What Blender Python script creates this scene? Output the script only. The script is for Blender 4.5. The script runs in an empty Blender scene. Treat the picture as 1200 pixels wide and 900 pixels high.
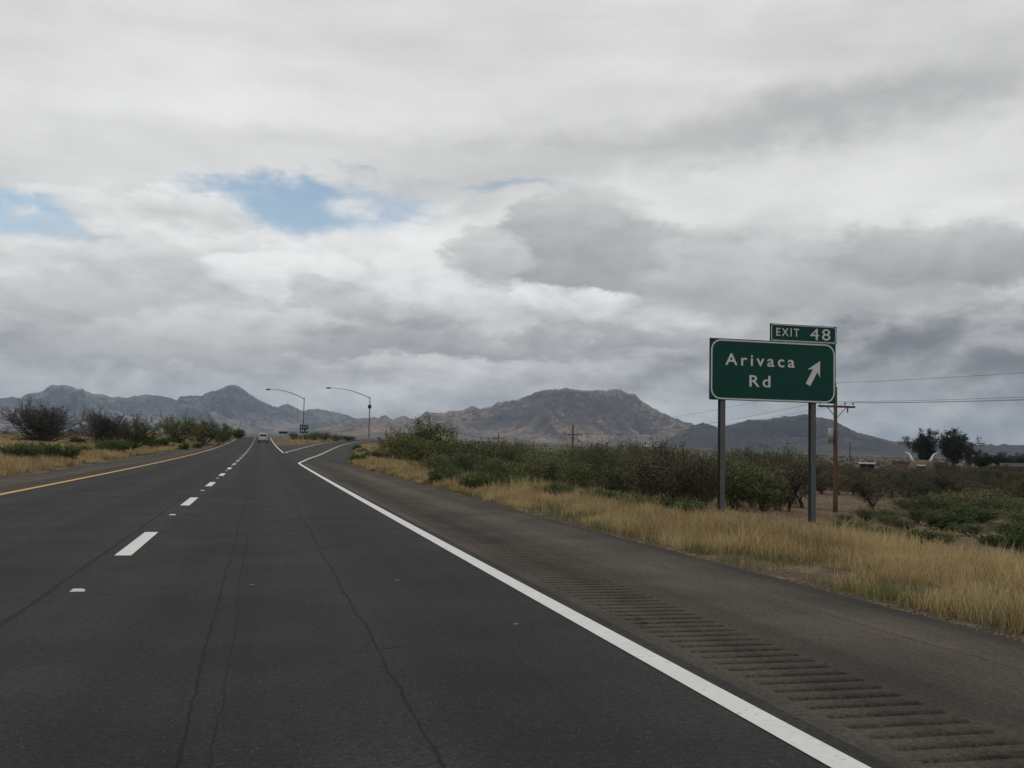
import bpy, math, random
import numpy as np
from mathutils import Matrix, Vector

# ------------------------------------------------------------------ camera
sc = bpy.context.scene
COL = sc.collection
F = 1200.0
TH, PI_, RO, EYE = 0.23885, 0.06501, 0.021, 1.2075      # yaw right of the road, pitch, roll, eye height
fw = np.array([math.sin(TH)*math.cos(PI_), math.cos(TH)*math.cos(PI_), math.sin(PI_)])
r0 = np.array([math.cos(TH), -math.sin(TH), 0.0]); u0 = np.cross(r0, fw)
rt = math.cos(RO)*r0 + math.sin(RO)*u0
up = -math.sin(RO)*r0 + math.cos(RO)*u0
cd = bpy.data.cameras.new('camera'); cam = bpy.data.objects.new('camera', cd); COL.objects.link(cam)
cd.sensor_width = 36; cd.lens = 36; cd.clip_start = 0.1; cd.clip_end = 90000
M = Matrix.Identity(4)
for i in range(3):
    M[i][0], M[i][1], M[i][2] = rt[i], up[i], -fw[i]
M[2][3] = EYE
cam.matrix_world = M
sc.camera = cam
vs = sc.view_settings
vs.view_transform = 'Standard'; vs.look = 'None'; vs.gamma = 1; vs.exposure = 0.0; vs.use_curve_mapping = False
sc.render.engine = 'CYCLES'
cy = sc.cycles
cy.use_denoising = True
cy.max_bounces = 6; cy.diffuse_bounces = 3; cy.glossy_bounces = 2; cy.transmission_bounces = 4
cy.volume_bounces = 0; cy.transparent_max_bounces = 8
SUN_EL, SUN_AZ = 48.0, -70.0        # degrees; azimuth clockwise from the road direction

# ------------------------------------------------------------------ node helper
class NT:
    def __init__(s, tree): s.t = tree; s.n = tree.nodes; s.l = tree.links
    def new(s, typ, **kw):
        n = s.n.new(typ)
        for k, v in kw.items(): setattr(n, k, v)
        return n
    def put(s, sock, v):
        if v is None: return
        if hasattr(v, 'is_linked') or hasattr(v, 'links'): s.l.new(v, sock)
        else:
            if hasattr(sock.default_value, '__len__') and not hasattr(v, '__len__'): v = [v]*len(sock.default_value)
            if hasattr(v, '__len__') and hasattr(sock.default_value, '__len__') and len(sock.default_value) == 4 and len(v) == 3: v = (*v, 1)
            sock.default_value = v
    def m(s, op, a, b=None, c=None, clamp=False):
        n = s.new('ShaderNodeMath', operation=op, use_clamp=clamp)
        for i, v in enumerate((a, b, c)): s.put(n.inputs[i], v)
        return n.outputs[0]
    def vm(s, op, a, b=None):
        n = s.new('ShaderNodeVectorMath', operation=op)
        s.put(n.inputs[0], a); s.put(n.inputs[1], b); return n.outputs[0]
    def sep(s, v):
        n = s.new('ShaderNodeSeparateXYZ'); s.put(n.inputs[0], v); return n.outputs
    def comb(s, x, y, z):
        n = s.new('ShaderNodeCombineXYZ')
        for i, v in enumerate((x, y, z)): s.put(n.inputs[i], v)
        return n.outputs[0]
    def noise(s, vec, scale, detail=4, rough=.55, dist=0.0, dim='3D', w=None):
        n = s.new('ShaderNodeTexNoise', noise_dimensions=dim)
        if vec is not None and dim != '1D': s.put(n.inputs['Vector'], vec)
        if w is not None: s.put(n.inputs['W'], w)
        n.inputs['Scale'].default_value = scale; n.inputs['Detail'].default_value = detail
        n.inputs['Roughness'].default_value = rough; n.inputs['Distortion'].default_value = dist
        return n.outputs['Fac']
    def vor(s, vec, scale, feature='F1'):
        n = s.new('ShaderNodeTexVoronoi', feature=feature); s.put(n.inputs['Vector'], vec)
        n.inputs['Scale'].default_value = scale; return n.outputs['Distance']
    def ss(s, v, a, b, lo=0.0, hi=1.0):
        n = s.new('ShaderNodeMapRange', interpolation_type='SMOOTHSTEP')
        for i, x in enumerate((v, a, b, lo, hi)): s.put(n.inputs[i], x)
        return n.outputs[0]
    def mix(s, f, a, b, blend='MIX'):
        n = s.new('ShaderNodeMix', data_type='RGBA', blend_type=blend)
        s.put(n.inputs[0], f); s.put(n.inputs[6], a); s.put(n.inputs[7], b); return n.outputs[2]
    def map(s, vec, scale=(1,1,1), loc=(0,0,0)):
        n = s.new('ShaderNodeMapping'); s.put(n.inputs[0], vec)
        n.inputs['Scale'].default_value = scale; n.inputs['Location'].default_value = loc; return n.outputs[0]

# ------------------------------------------------------------------ pixel -> ray
def ray(px, py): return fw + (px-600)/F*rt + (450-py)/F*up
def azel(px, py):
    d = ray(px, py); d = d/np.linalg.norm(d)
    return math.atan2(d[0], d[1]), math.asin(d[2])

# ------------------------------------------------------------------ world: broken overcast over a clear sky
W = bpy.data.worlds.new('World'); sc.world = W; W.use_nodes = True
W.cycles.sampling_method = 'MANUAL'; W.cycles.sample_map_resolution = 256
w = NT(W.node_tree); w.n.clear()
wo = w.new('ShaderNodeOutputWorld'); bg = w.new('ShaderNodeBackground'); w.l.new(bg.outputs[0], wo.inputs[0])
sky = w.new('ShaderNodeTexSky', sky_type='NISHITA')
sky.sun_disc = False; sky.sun_elevation = math.radians(SUN_EL); sky.sun_rotation = math.radians(SUN_AZ)
sky.altitude = 950; sky.dust_density = 0.6
dirv = w.new('ShaderNodeTexCoord').outputs['Generated']
dx, dy, dz = w.sep(dirv)
EL = w.m('ARCSINE', dz); AZ = w.m('ARCTAN2', dx, dy)
warp_v = w.vm('MULTIPLY', dirv, (1, 1, 2.0))
n_big = w.noise(warp_v, 3.2, 3, .5)
n_mid = w.noise(w.map(warp_v, loc=(3.1, 1.7, .4)), 9.0, 5, .55, .1)
n_midy = w.noise(w.map(warp_v, loc=(8.1, 4.7, 2.4)), 9.0, 5, .55, .1)
n_fine = w.noise(w.map(warp_v, loc=(1.1, 9.7, .9)), 24.0, 6, .62, .1)
streak = w.noise(w.vm('MULTIPLY', dirv, (1, 1, 7.0)), 4.0, 5, .55, .3)
def billow(loc, scale):
    n = w.new('ShaderNodeTexVoronoi', feature='F1'); w.put(n.inputs['Vector'], w.vm('ADD', w.map(warp_v, loc=loc), w.comb(w.m('MULTIPLY', n_fine, .05), w.m('MULTIPLY', n_mid, .05), 0.0)))
    n.inputs['Scale'].default_value = scale; n.inputs['Detail'].default_value = 2.0; n.inputs['Roughness'].default_value = .55; n.inputs['Lacunarity'].default_value = 2.3; n.normalize = True
    return n.outputs['Distance']
bil = billow((.2, .6, .1), 19.0)
def off(n, k): return w.m('MULTIPLY', w.m('SUBTRACT', n, .5), k)
# direction angles displaced by the noise so that shapes have billowing edges
AZw = w.m('ADD', w.m('ADD', AZ, off(n_mid, .10)), off(n_fine, .060))
ELw = w.m('ADD', w.m('ADD', EL, off(n_midy, .045)), off(n_fine, -.040))
def local(px, py, rx, ry, tilt=0.0):
    a0, e0 = azel(px, py)
    da = w.m('SUBTRACT', AZw, a0); e = w.m('SUBTRACT', ELw, e0)
    if tilt: e = w.m('SUBTRACT', e, w.m('MULTIPLY', da, tilt))
    return w.m('MULTIPLY', da, F/rx), w.m('MULTIPLY', e, F/ry)
def blob(px, py, rx, ry, lo, hi, tilt=0.0):
    a, e = local(px, py, rx, ry, tilt)
    d = w.m('SQRT', w.m('MULTIPLY_ADD', a, a, w.m('MULTIPLY', e, e)))
    return w.ss(d, hi, lo)
# brightness of the cloud deck
V = w.ss(EL, .03, .22, .575, .735)
V = w.m('ADD', w.m('ADD', V, off(n_big, .24)), w.m('ADD', off(streak, .20), off(n_mid, .22)))
cum0 = w.noise(w.map(warp_v, loc=(.3, 2.7, .0)), 7.0, 8, .60, .15)
cum1 = w.noise(w.map(warp_v, loc=(.3-.010, 2.7, .03)), 7.0, 8, .60, .15)
rel = w.m('SUBTRACT', cum0, cum1)
low = w.ss(EL, .26, .18)
V = w.m('ADD', V, w.m('MULTIPLY', w.m('MULTIPLY', rel, low), 1.25))
# broad bands and patches
for (px, py, rx, ry, lo, hi, amt, tilt) in [
    (700, 180, 430, 40, .0, 1.3, -.14, .13), (1110, 100, 330, 52, .0, 1.3, -.22, .12), (1050, 20, 300, 50, .0, 1.4, -.08, 0), (300, 110, 420, 60, .0, 1.4, .07, 0), (330, 160, 260, 16, .1, 1.4, -.05, 0),
    (900, 240, 300, 60, .0, 1.4, .08, 0), (500, 310, 220, 64, .0, 1.4, .15, 0), (240, 290, 220, 40, .0, 1.4, .10, 0), (830, 370, 160, 30, .1, 1.3, .05, 0),
    (1010, 295, 300, 34, .2, 1.4, -.13, -.05), (1110, 405, 380, 66, .0, 1.4, -.31, 0), (1150, 470, 460, 60, .0, 1.4, -.14, 0),
    (620, 412, 300, 16, .2, 1.4, -.10, 0), (60, 425, 240, 36, .1, 1.4, -.06, 0), (330, 470, 200, 20, .1, 1.4, .05, 0)]:
    V = w.m('ADD', V, w.m('MULTIPLY', blob(px, py, rx, ry, lo, hi, tilt), amt))
# single cumulus clouds: billowed tops catch the light, flatter bases stay grey
for (px, py, rx, ry, soft, dk, lt) in [
    (105, 258, 92, 26, .25, .58, .78), (225, 252, 62, 26, .20, .58, .82), (290, 290, 160, 24, .6, .64, .90), (60, 300, 110, 20, .5, .64, .82),
    (545, 300, 130, 44, .6, .64, .90), (330, 334, 70, 30, .3, .66, .98), (385, 322, 56, 24, .35, .66, .96), (500, 320, 60, 34, .35, .66, .92),
    (690, 318, 130, 34, .40, .34, .46), (748, 296, 74, 36, .35, .36, .50), (625, 298, 80, 36, .4, .38, .52), (700, 254, 56, 36, .3, .40, .60), (660, 275, 72, 34, .4, .38, .54), (572, 300, 46, 34, .4, .48, .66),
    (60, 342, 80, 28, .35, .50, .74), (180, 334, 66, 40, .4, .44, .66), (110, 356, 120, 22, .4, .47, .64), (400, 356, 50, 28, .4, .40, .62), (455, 368, 66, 24, .3, .40, .58), (482, 348, 56, 34, .35, .50, .86),
    (12, 388, 52, 26, .35, .36, .56), (250, 392, 120, 26, .5, .50, .70), (340, 385, 80, 20, .4, .52, .72), (860, 322, 90, 40, .5, .44, .62), (960, 345, 150, 34, .6, .38, .52), (1130, 300, 150, 34, .5, .36, .50), (520, 408, 200, 18, .6, .32, .46), (760, 398, 110, 16, .6, .34, .46), (150, 415, 130, 20, .6, .40, .54)]:
    a, e = local(px, py, rx, ry)
    e2 = w.m('MULTIPLY', e, w.ss(e, -.1, .1, 1.5, 1.0))
    d = w.m('SQRT', w.m('MULTIPLY_ADD', a, a, w.m('MULTIPLY', e2, e2)))
    d = w.m('ADD', d, off(bil, 1.1))
    m_ = w.m('MULTIPLY', w.ss(d, 1+soft*.40, 1-soft), .92)
    sh0 = w.m('ADD', w.ss(e, -.9, 1.0), w.m('ADD', w.m('MULTIPLY', rel, 2.2), w.m('MULTIPLY', w.m('SUBTRACT', .42, bil), 1.3)))
    Vc = w.m('MULTIPLY_ADD', sh0, lt-dk, dk)
    V = w.m('MULTIPLY_ADD', w.m('SUBTRACT', Vc, V), m_, V)
V = w.m('SMOOTH_MIN', w.m('SMOOTH_MAX', V, .18, .15), .95, .2)
# blue gap
hole = w.m('ADD', blob(350, 238, 180, 46, .2, 1.4), w.m('MULTIPLY', blob(10, 256, 170, 32, .0, 1.4), .84))
hole = w.m('ADD', hole, w.m('MULTIPLY', blob(590, 211, 150, 12, .0, 1.4), .72))
hole = w.m('SUBTRACT', hole, w.m('MULTIPLY', blob(415, 244, 46, 16, .2, 1.3), .42))
hole = w.m('SUBTRACT', hole, w.m('MULTIPLY', blob(225, 250, 62, 24, .5, 1.2), .8))
hole = w.m('SUBTRACT', hole, w.m('MULTIPLY', blob(140, 255, 70, 20, .5, 1.2), .8))
gapn = w.m('ADD', w.m('MULTIPLY', hole, .90), w.m('ADD', off(n_fine, .55), off(bil, .7)))
gap = w.m('MULTIPLY', w.ss(gapn, .12, .74), .98)
# cloud tint: a little blue where thin and dark
tint = w.ss(V, .20, .62)
ccol = w.mix(tint, (.975, .99, 1.02), (1.005, 1.0, .99))
cloud = w.vm('MULTIPLY', ccol, w.comb(V, V, V))
cloud = w.vm('MULTIPLY', cloud, (10.0, 10.0, 10.0))
skyc = w.vm('MULTIPLY', sky.outputs[0], (1.52, 1.40, 1.20))
col = w.mix(gap, cloud, skyc)
w.l.new(col, bg.inputs[0]); bg.inputs[1].default_value = 0.1

# ------------------------------------------------------------------ sun behind cloud
ld = bpy.data.lights.new('sun', 'SUN'); ld.energy = 0.6; ld.angle = math.radians(10); ld.color = (1, .965, .91)
sun = bpy.data.objects.new('sun', ld); COL.objects.link(sun)
se, sa = math.radians(SUN_EL), math.radians(SUN_AZ)
sdir = Vector((math.cos(se)*math.sin(sa), math.cos(se)*math.cos(sa), math.sin(se)))
sun.rotation_euler = sdir.to_track_quat('Z', 'Y').to_euler()

# ------------------------------------------------------------------ numpy noise
def _hash(ix, iy, seed):
    h = (ix.astype(np.int64)*374761393 + iy.astype(np.int64)*668265263 + seed*1442695041) & 0x7fffffff
    h = ((h ^ (h >> 13))*1274126177) & 0x7fffffff
    return ((h ^ (h >> 16)) & 0xffff)/65535.0
def vnoise(x, y, seed=0):
    x = np.asarray(x, float); y = np.asarray(y, float)
    ix = np.floor(x); iy = np.floor(y); fx = x-ix; fy = y-iy
    fx = fx*fx*(3-2*fx); fy = fy*fy*(3-2*fy)
    a = _hash(ix, iy, seed); b = _hash(ix+1, iy, seed); c = _hash(ix, iy+1, seed); d = _hash(ix+1, iy+1, seed)
    return (a*(1-fx)+b*fx)*(1-fy) + (c*(1-fx)+d*fx)*fy
def fbm(x, y, oct=5, seed=0, ridged=False, pers=.5):
    t = 0; amp = .5; tot = 0
    for o in range(oct):
        n = vnoise(x*2**o+17.3*o, y*2**o-9.1*o, seed+o)
        if ridged: n = 1-np.abs(2*n-1)
        t = t+amp*n; tot += amp; amp *= pers
    return t/tot
def sst(x, a, b):
    t = np.clip((np.asarray(x, float)-a)/(b-a), 0, 1); return t*t*(3-2*t)

# ------------------------------------------------------------------ the lie of the land (X right of the camera, S along the road)
XR, XD, XY = 2.275, -1.385, -5.46            # right edge line, lane dashes, yellow line
def prof(s):
    s = np.maximum(np.asarray(s, float), 0)
    a = 4.05e-5*s*s + 2.08e-8*s**3
    q = s-250.0
    b = 2.856 + .0241*q - .00033*q*q
    c = 2.856 + .0241*82 - .00033*82*82 - .030*(q-82)
    return np.maximum(np.where(s < 250, a, np.where(s < 332, b, c)), np.where(s < 250, -9, -.5))
def xe(s):   return np.interp(s, [0, 50, 64, 80, 98, 138, 180, 200, 225, 260, 330], [5.05, 5.05, 5.2, 6.6, 8.4, 11.9, 16.2, 18.6, 22.4, 31, 55])
def xw(s):   return np.interp(s, [0, 33, 64, 110, 330], [-7.3, -7.4, -8.2, -8.4, -8.7])
def ramp_r(s): return np.interp(s, [64, 80, 98, 138, 180, 200, 225, 260, 330], [2.28, 3.6, 5.35, 9.0, 13.3, 15.8, 19.6, 28, 52])
def ramp_l(s): return np.interp(s, [108, 120, 140, 162, 183, 200, 225, 260, 330], [2.28, 3.3, 4.95, 7.0, 9.1, 11.2, 15.0, 23.4, 47])
_ga = np.radians([-180, -60, -13, 0, 9.3, 20, 24.5, 33, 40, 60, 180]); _gv = [.003, .009, .009, .0117, .0123, .0087, .0080, .0034, .003, .003, .003]
def ground(X, S, bare=False):
    X = np.asarray(X, float); S = np.asarray(S, float)
    R = prof(S); e = xe(S); wl = xw(S)
    r = np.hypot(X, S); az = np.arctan2(X, S)
    d = np.maximum(0, X-e-2.0)
    und = (fbm(X/14, S/14, 3, 5)-.5)
    rr = R - .088*d
    T = -2.75 - .5*sst(r, 60, 400) + .7*(fbm(X/40, S/40, 3, 11)-.5)
    k = .5
    hR = np.log(np.exp(np.clip((rr-T)/k, -40, 40))+1)*k + T
    dl = np.maximum(0, wl-.2-X)
    hL = R*(1-sst(dl, 40, 220)) + .55*sst(dl, .3, 6)*(1-sst(dl, 16, 70)) - 1.2*sst(dl, 60, 300)
    H = np.where(X > e, hR, np.where(X < wl, hL, R))
    out = np.maximum(X-e, wl-X)
    H = H + und*.35*sst(out, .5, 5)
    H = H + np.interp(az, _ga, _gv)*np.clip(r-700, 0, 9000)
    H = H + (fbm(X/900, S/900, 3, 21)-.5)*10*sst(r, 800, 3000)
    if bare: H = H - .03 - .04*(1-sst(out, -.4, .05))
    return H
def hit(px, py, tmax=900):
    d = ray(px, py); t = np.concatenate([np.linspace(2, 120, 4000), np.linspace(120, tmax, 6000)])
    z = EYE+t*d[2]; g = ground(t*d[0], t*d[1]); i = int(np.argmax(z <= g))
    if not (z <= g).any(): i = len(t)-1
    return float(t[i]*d[0]), float(t[i]*d[1])
def at_depth(px, z):
    """ground point seen in image column px at camera depth z"""
    y = 520.0
    for _ in range(8):
        d = ray(px, y); X, S = z*d[0], z*d[1]
        g = float(ground(X, S)); v = np.array([X, S, g-EYE]); y = 450-F*(v@up)/(v@fw)
    d = ray(px, y); return float(z*d[0]), float(z*d[1])

# ------------------------------------------------------------------ mesh helpers
def mesh_np(name, V, T, tint=None, smooth=False):
    me = bpy.data.meshes.new(name); V = np.asarray(V, np.float32); T = np.asarray(T, np.int32); k = T.shape[1]
    me.vertices.add(len(V)); me.vertices.foreach_set('co', V.ravel())
    me.loops.add(T.size); me.loops.foreach_set('vertex_index', T.ravel())
    me.polygons.add(len(T)); me.polygons.foreach_set('loop_start', np.arange(0, T.size, k, dtype=np.int32))
    if smooth: me.polygons.foreach_set('use_smooth', np.ones(len(T), bool))
    if tint is not None:
        a = me.attributes.new('tint', 'FLOAT', 'FACE'); a.data.foreach_set('value', np.asarray(tint, np.float32))
    me.update(calc_edges=True); return me
class MB:
    def __init__(s): s.v = []; s.f = []
    def add(s, V, Fc):
        o = len(s.v); s.v += [tuple(map(float, p)) for p in V]; s.f += [tuple(i+o for i in f) for f in Fc]; return s
    def box(s, lo, hi, tap=1.0):
        (a, b, c), (d, e, f) = lo, hi; mx, my = (a+d)/2, (b+e)/2
        P = [(a,b,c),(d,b,c),(d,e,c),(a,e,c)] + [(mx+(x-mx)*tap, my+(y-my)*tap, f) for x, y in ((a,b),(d,b),(d,e),(a,e))]
        return s.add(P, [(3,2,1,0),(4,5,6,7),(0,1,5,4),(1,2,6,5),(2,3,7,6),(3,0,4,7)])
    def tube(s, pts, rad, n=8, cap=True):
        pts = [Vector(p) for p in pts]; rad = rad if hasattr(rad, '__len__') else [rad]*len(pts)
        rings = []; V = []
        ref = Vector((0, 0, 1)) if abs((pts[-1]-pts[0]).normalized().z) < .9 else Vector((1, 0, 0))
        for i, p in enumerate(pts):
            t = (pts[min(i+1, len(pts)-1)]-pts[max(i-1, 0)]).normalized()
            a = t.cross(ref).normalized(); b = t.cross(a)
            for k in range(n):
                th = 2*math.pi*k/n; V.append(p+(a*math.cos(th)+b*math.sin(th))*rad[i])
        Fc = []
        for i in range(len(pts)-1):
            for k in range(n):
                k2 = (k+1) % n; Fc.append((i*n+k, i*n+k2, (i+1)*n+k2, (i+1)*n+k))
        if cap: Fc += [tuple(range(n))[::-1], tuple(range((len(pts)-1)*n, len(pts)*n))]
        return s.add(V, Fc)
    def lathe(s, prof_, n=12, c=(0, 0, 0)):
        return s.tube([(c[0], c[1], c[2]+z) for r, z in prof_], [r for r, z in prof_], n)
    def build(s, name, mat, parent=None, smooth=False, bevel=0):
        me = bpy.data.meshes.new(name); me.from_pydata(s.v, [], s.f)
        if smooth: me.polygons.foreach_set('use_smooth', [True]*len(me.polygons))
        me.update()
        o = obj(name, me, mat, parent)
        if bevel:
            b = o.modifiers.new('bevel', 'BEVEL'); b.width = bevel; b.segments = 2; b.limit_method = 'ANGLE'
        return o
def obj(name, me, mat, parent=None):
    if mat is not None and not me.materials: me.materials.append(mat)
    o = bpy.data.objects.new(name, me); COL.objects.link(o)
    if parent: o.parent = parent
    return o
def tag(o, label=None, cat=None, group=None, kind=None):
    if label: o['label'] = label
    if cat: o['category'] = cat
    if group: o['group'] = group
    if kind: o['kind'] = kind
    return o
def empty(name, loc, rz=0, scale=None):
    o = bpy.data.objects.new(name, None); COL.objects.link(o); o.location = loc; o.rotation_euler = (0, 0, rz)
    o.empty_display_size = .3
    if scale: o.scale = scale
    return o
def copy_tree(o, parent=None):
    c = o.copy(); COL.objects.link(c); c.parent = parent
    for ch in list(o.children): copy_tree(ch, c)
    return c

# ------------------------------------------------------------------ materials
def mat(name, build):
    m = bpy.data.materials.new(name); m.use_nodes = True; t = NT(m.node_tree)
    b = m.node_tree.nodes['Principled BSDF']
    build(t, b); return m
def setp(t, b, col, rough=.8, spec=.3, metal=0.0):
    t.put(b.inputs['Base Color'], col); t.put(b.inputs['Roughness'], rough); t.put(b.inputs['Specular IOR Level'], spec); t.put(b.inputs['Metallic'], metal)
def bump(t, b, h, strength=.4, dist=.02):
    n = t.new('ShaderNodeBump'); n.inputs['Strength'].default_value = strength; n.inputs['Distance'].default_value = dist
    t.put(n.inputs['Height'], h); t.l.new(n.outputs[0], b.inputs['Normal'])
def P(t): return t.new('ShaderNodeTexCoord').outputs['Object']
def simple(name, col, rough=.7, spec=.3, metal=0.0, var=.25, scale=6, bstr=.15):
    def f(t, b):
        p = P(t); n = t.noise(p, scale, 5, .6); n2 = t.noise(p, scale*9, 3, .6)
        k = t.m('ADD', 1-var*.75, t.m('MULTIPLY', t.m('ADD', n, t.m('MULTIPLY', n2, .5)), var))
        setp(t, b, t.vm('MULTIPLY', t.comb(*col), t.comb(k, k, k)), rough, spec, metal)
        if bstr: bump(t, b, n2, bstr, .01)
    return mat(name, f)
def asphalt(name, dark, light, cracks, streaks=.35, bs=.5):
    def f(t, b):
        p = P(t); x, y, z = t.sep(p)
        big = t.noise(t.map(p, (1.3, .022, 1)), 1.0, 4, .6)
        mid = t.noise(p, .7, 5, .6)
        fine = t.noise(p, 30, 4, .8); spk = t.vor(p, 70)
        f1 = t.m('ADD', t.m('MULTIPLY', big, streaks), t.m('MULTIPLY', mid, 1-streaks))
        c = t.mix(t.ss(f1, .3, .7), dark, light)
        wp = t.m('SINE', t.m('MULTIPLY', t.m('SUBTRACT', x, .445-.46), 2*math.pi/1.83))
        wn = t.noise(t.map(p, (2.2, .035, 1)), 1.0, 5, .65)
        lane = t.m('ADD', t.m('MULTIPLY_ADD', wp, .15, .62), t.m('MULTIPLY', t.m('ADD', wn, t.m('MULTIPLY', t.m('SUBTRACT', mid, .5), .35)), .78))
        g = t.m('MULTIPLY', t.m('MAXIMUM', t.m('MULTIPLY_ADD', t.m('SUBTRACT', fine, .5), 3.2, .95), .25), lane)
        c = t.vm('MULTIPLY', c, t.comb(g, g, g))
        stone = t.m('MULTIPLY', t.ss(spk, .34, .14), t.ss(t.noise(p, 33, 1), .55, .70))
        c = t.mix(t.m('MULTIPLY', stone, .6), c, (.20, .19, .17))
        tot = None
        for i, (X0, amp, wd, lo, hi) in enumerate(cracks):
            w1 = t.m('MULTIPLY', t.m('SUBTRACT', t.noise(None, .35, 3, .6, dim='1D', w=t.m('ADD', y, 31.7*i)), .5), amp*2)
            w2 = t.m('MULTIPLY', t.m('SUBTRACT', t.noise(None, 2.6, 5, .7, dim='1D', w=t.m('ADD', y, 11.3*i)), .5), .045)
            d = t.m('ABSOLUTE', t.m('SUBTRACT', t.m('SUBTRACT', x, X0), t.m('ADD', w1, w2)))
            wv = t.m('MULTIPLY', wd, t.m('ADD', .3, t.m('MULTIPLY', t.noise(None, 1.1, 3, dim='1D', w=t.m('ADD', y, 5.3*i)), 1.6)))
            mk = t.ss(d, wv, t.m('MULTIPLY', wv, .35))
            mk = t.m('MULTIPLY', mk, t.m('MULTIPLY', t.ss(y, lo-2, lo+2), t.ss(y, hi+15, hi-5)))
            tot = mk if tot is None else t.m('MAXIMUM', tot, mk)
        # short cross cracks
        ve = t.vor(t.vm('ADD', t.map(p, (.22, .55, 1)), t.comb(t.m('MULTIPLY', mid, .5), t.m('MULTIPLY', t.noise(p, 3, 3), .12), 0)), 1.0, 'DISTANCE_TO_EDGE')
        cc = t.m('MULTIPLY', t.ss(ve, .010, .003), t.ss(t.noise(p, .45, 2), .52, .66))
        tot = t.m('MAXIMUM', tot, t.m('MULTIPLY', cc, .7)) if tot is not None else cc
        c = t.mix(t.m('MULTIPLY', tot, .70), c, (.008, .008, .008))
        setp(t, b, c, t.m('ADD', .78, t.m('MULTIPLY', fine, .2)), .16)
        hgt = t.m('SUBTRACT', t.m('ADD', t.m('MULTIPLY', fine, .5), t.m('MULTIPLY', spk, .5)), t.m('MULTIPLY', tot, 1.5))
        bump(t, b, hgt, bs, .008)
    return mat(name, f)
m_asphalt = asphalt('asphalt', (.0190, .0188, .0184), (.0315, .0308, .0300),
    [(-.27, .05, .010, 2, 50), (-.13, .03, .005, 2, 20), (.72, .04, .011, 2, 55), (-1.60, .015, .030, 2, 60), (-3.5, .10, .012, 8, 60), (1.85, .08, .004, 12, 45)])
m_shoulder = asphalt('shoulder_asphalt', (.032, .027, .022), (.088, .073, .056), [(4.3, .2, .006, 3, 30)], .6, 1.0)
m_ramp = asphalt('ramp_asphalt', (.028, .027, .025), (.046, .043, .039), [(6.5, .4, .03, 60, 200)], .4)
def paint(name, col):
    def f(t, b):
        p = P(t); n = t.noise(p, 22, 5, .7); n2 = t.noise(p, 2.2, 4, .6); f3 = t.noise(p, 90, 2)
        worn = t.m('MULTIPLY', t.ss(n, .54, .70), t.ss(n2, .38, .64))
        g = t.m('ADD', .78, t.m('MULTIPLY', n2, .3)); g = t.m('MULTIPLY', g, t.m('ADD', .86, t.m('MULTIPLY', f3, .28)))
        setp(t, b, t.mix(t.m('MULTIPLY', worn, .6), t.vm('MULTIPLY', t.comb(*col), t.comb(g, g, g)), (.08, .077, .07)), .6, .35)
        bump(t, b, f3, .3, .003)
    return mat(name, f)
m_white = paint('white_road_paint', (.66, .66, .64)); m_yellow = paint('yellow_road_paint', (.60, .34, .045))
def soil():
    def f(t, b):
        p = P(t); n = t.noise(p, .09, 6, .6); n2 = t.noise(p, 1.6, 5, .65); n3 = t.noise(p, 18, 4, .7); st = t.vor(p, 9)
        c = t.mix(t.ss(n, .35, .65), (.075, .053, .037), (.125, .090, .058))
        c = t.mix(t.ss(n2, .45, .70), c, (.215, .160, .092))
        # scrub cover of the far plain, as colour where single plants can no longer be told apart
        r = t.new('ShaderNodeVectorMath', operation='LENGTH'); t.put(r.inputs[0], p); r = r.outputs['Value']
        far = t.ss(r, 150, 700)
        fp = t.m('MULTIPLY', far, t.ss(t.noise(t.map(p, (.0016, .0016, .0016)), 1.0, 7, .62), .40, .56))
        c = t.mix(t.m('MULTIPLY', fp, .9), c, (.060, .060, .040))
        c = t.mix(t.m('MULTIPLY', far, t.m('MULTIPLY', t.ss(t.noise(t.map(p, (.02, .02, .02)), 1.0, 4), .42, .6), .6)), c, (.065, .064, .042))
        g = t.m('ADD', .65, t.m('MULTIPLY', n3, .7)); c = t.vm('MULTIPLY', c, t.comb(g, g, g))
        setp(t, b, c, .95, .1)
        bump(t, b, t.m('ADD', n3, t.m('MULTIPLY', st, -.6)), .6, .05)
    return mat('desert_soil', f)
m_soil = soil()
def rock(name, base, light, scrub, sc_=1.0):  # scrub: dark tone that also paints relief shade into the colour
    def f(t, b):
        p = P(t); n = t.noise(p, .0013*sc_, 8, .66, .4); n2 = t.noise(p, .010*sc_, 6, .72); n3 = t.noise(t.map(p, (1, 1, 2.2)), .0040*sc_, 8, .70, .6)
        at = t.new('ShaderNodeAttribute'); at.attribute_name = 'tint'; cv = at.outputs['Fac']
        nz = t.sep(t.new('ShaderNodeNewGeometry').outputs['True Normal'])[2]
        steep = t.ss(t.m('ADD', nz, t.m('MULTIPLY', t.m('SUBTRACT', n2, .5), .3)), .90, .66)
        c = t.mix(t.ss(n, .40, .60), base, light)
        c = t.mix(t.m('MULTIPLY', steep, .78), c, scrub)  # dark rock tone on steep faces, painting in relief shade
        scrub_shade = t.m('ADD', cv, t.m('MULTIPLY', n3, .9))
        c = t.mix(t.m('MULTIPLY', t.ss(scrub_shade, .80, .98), .85), c, scrub)  # scrub tone in the gullies, also painting their shade
        g = t.m('ADD', .50, t.m('MULTIPLY', n2, 1.0)); c = t.vm('MULTIPLY', c, t.comb(g, g, g))
        setp(t, b, c, .95, .1)
        bump(t, b, t.m('ADD', n3, t.m('MULTIPLY', n2, .5)), 1.0, 70)
    return mat(name, f)
m_rock_a = rock('far_range_rock', (.085, .075, .072), (.27, .21, .175), (.022, .026, .032), .8)
m_rock_b = rock('brown_mountain_rock', (.160, .116, .094), (.35, .255, .180), (.052, .041, .039))
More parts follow.
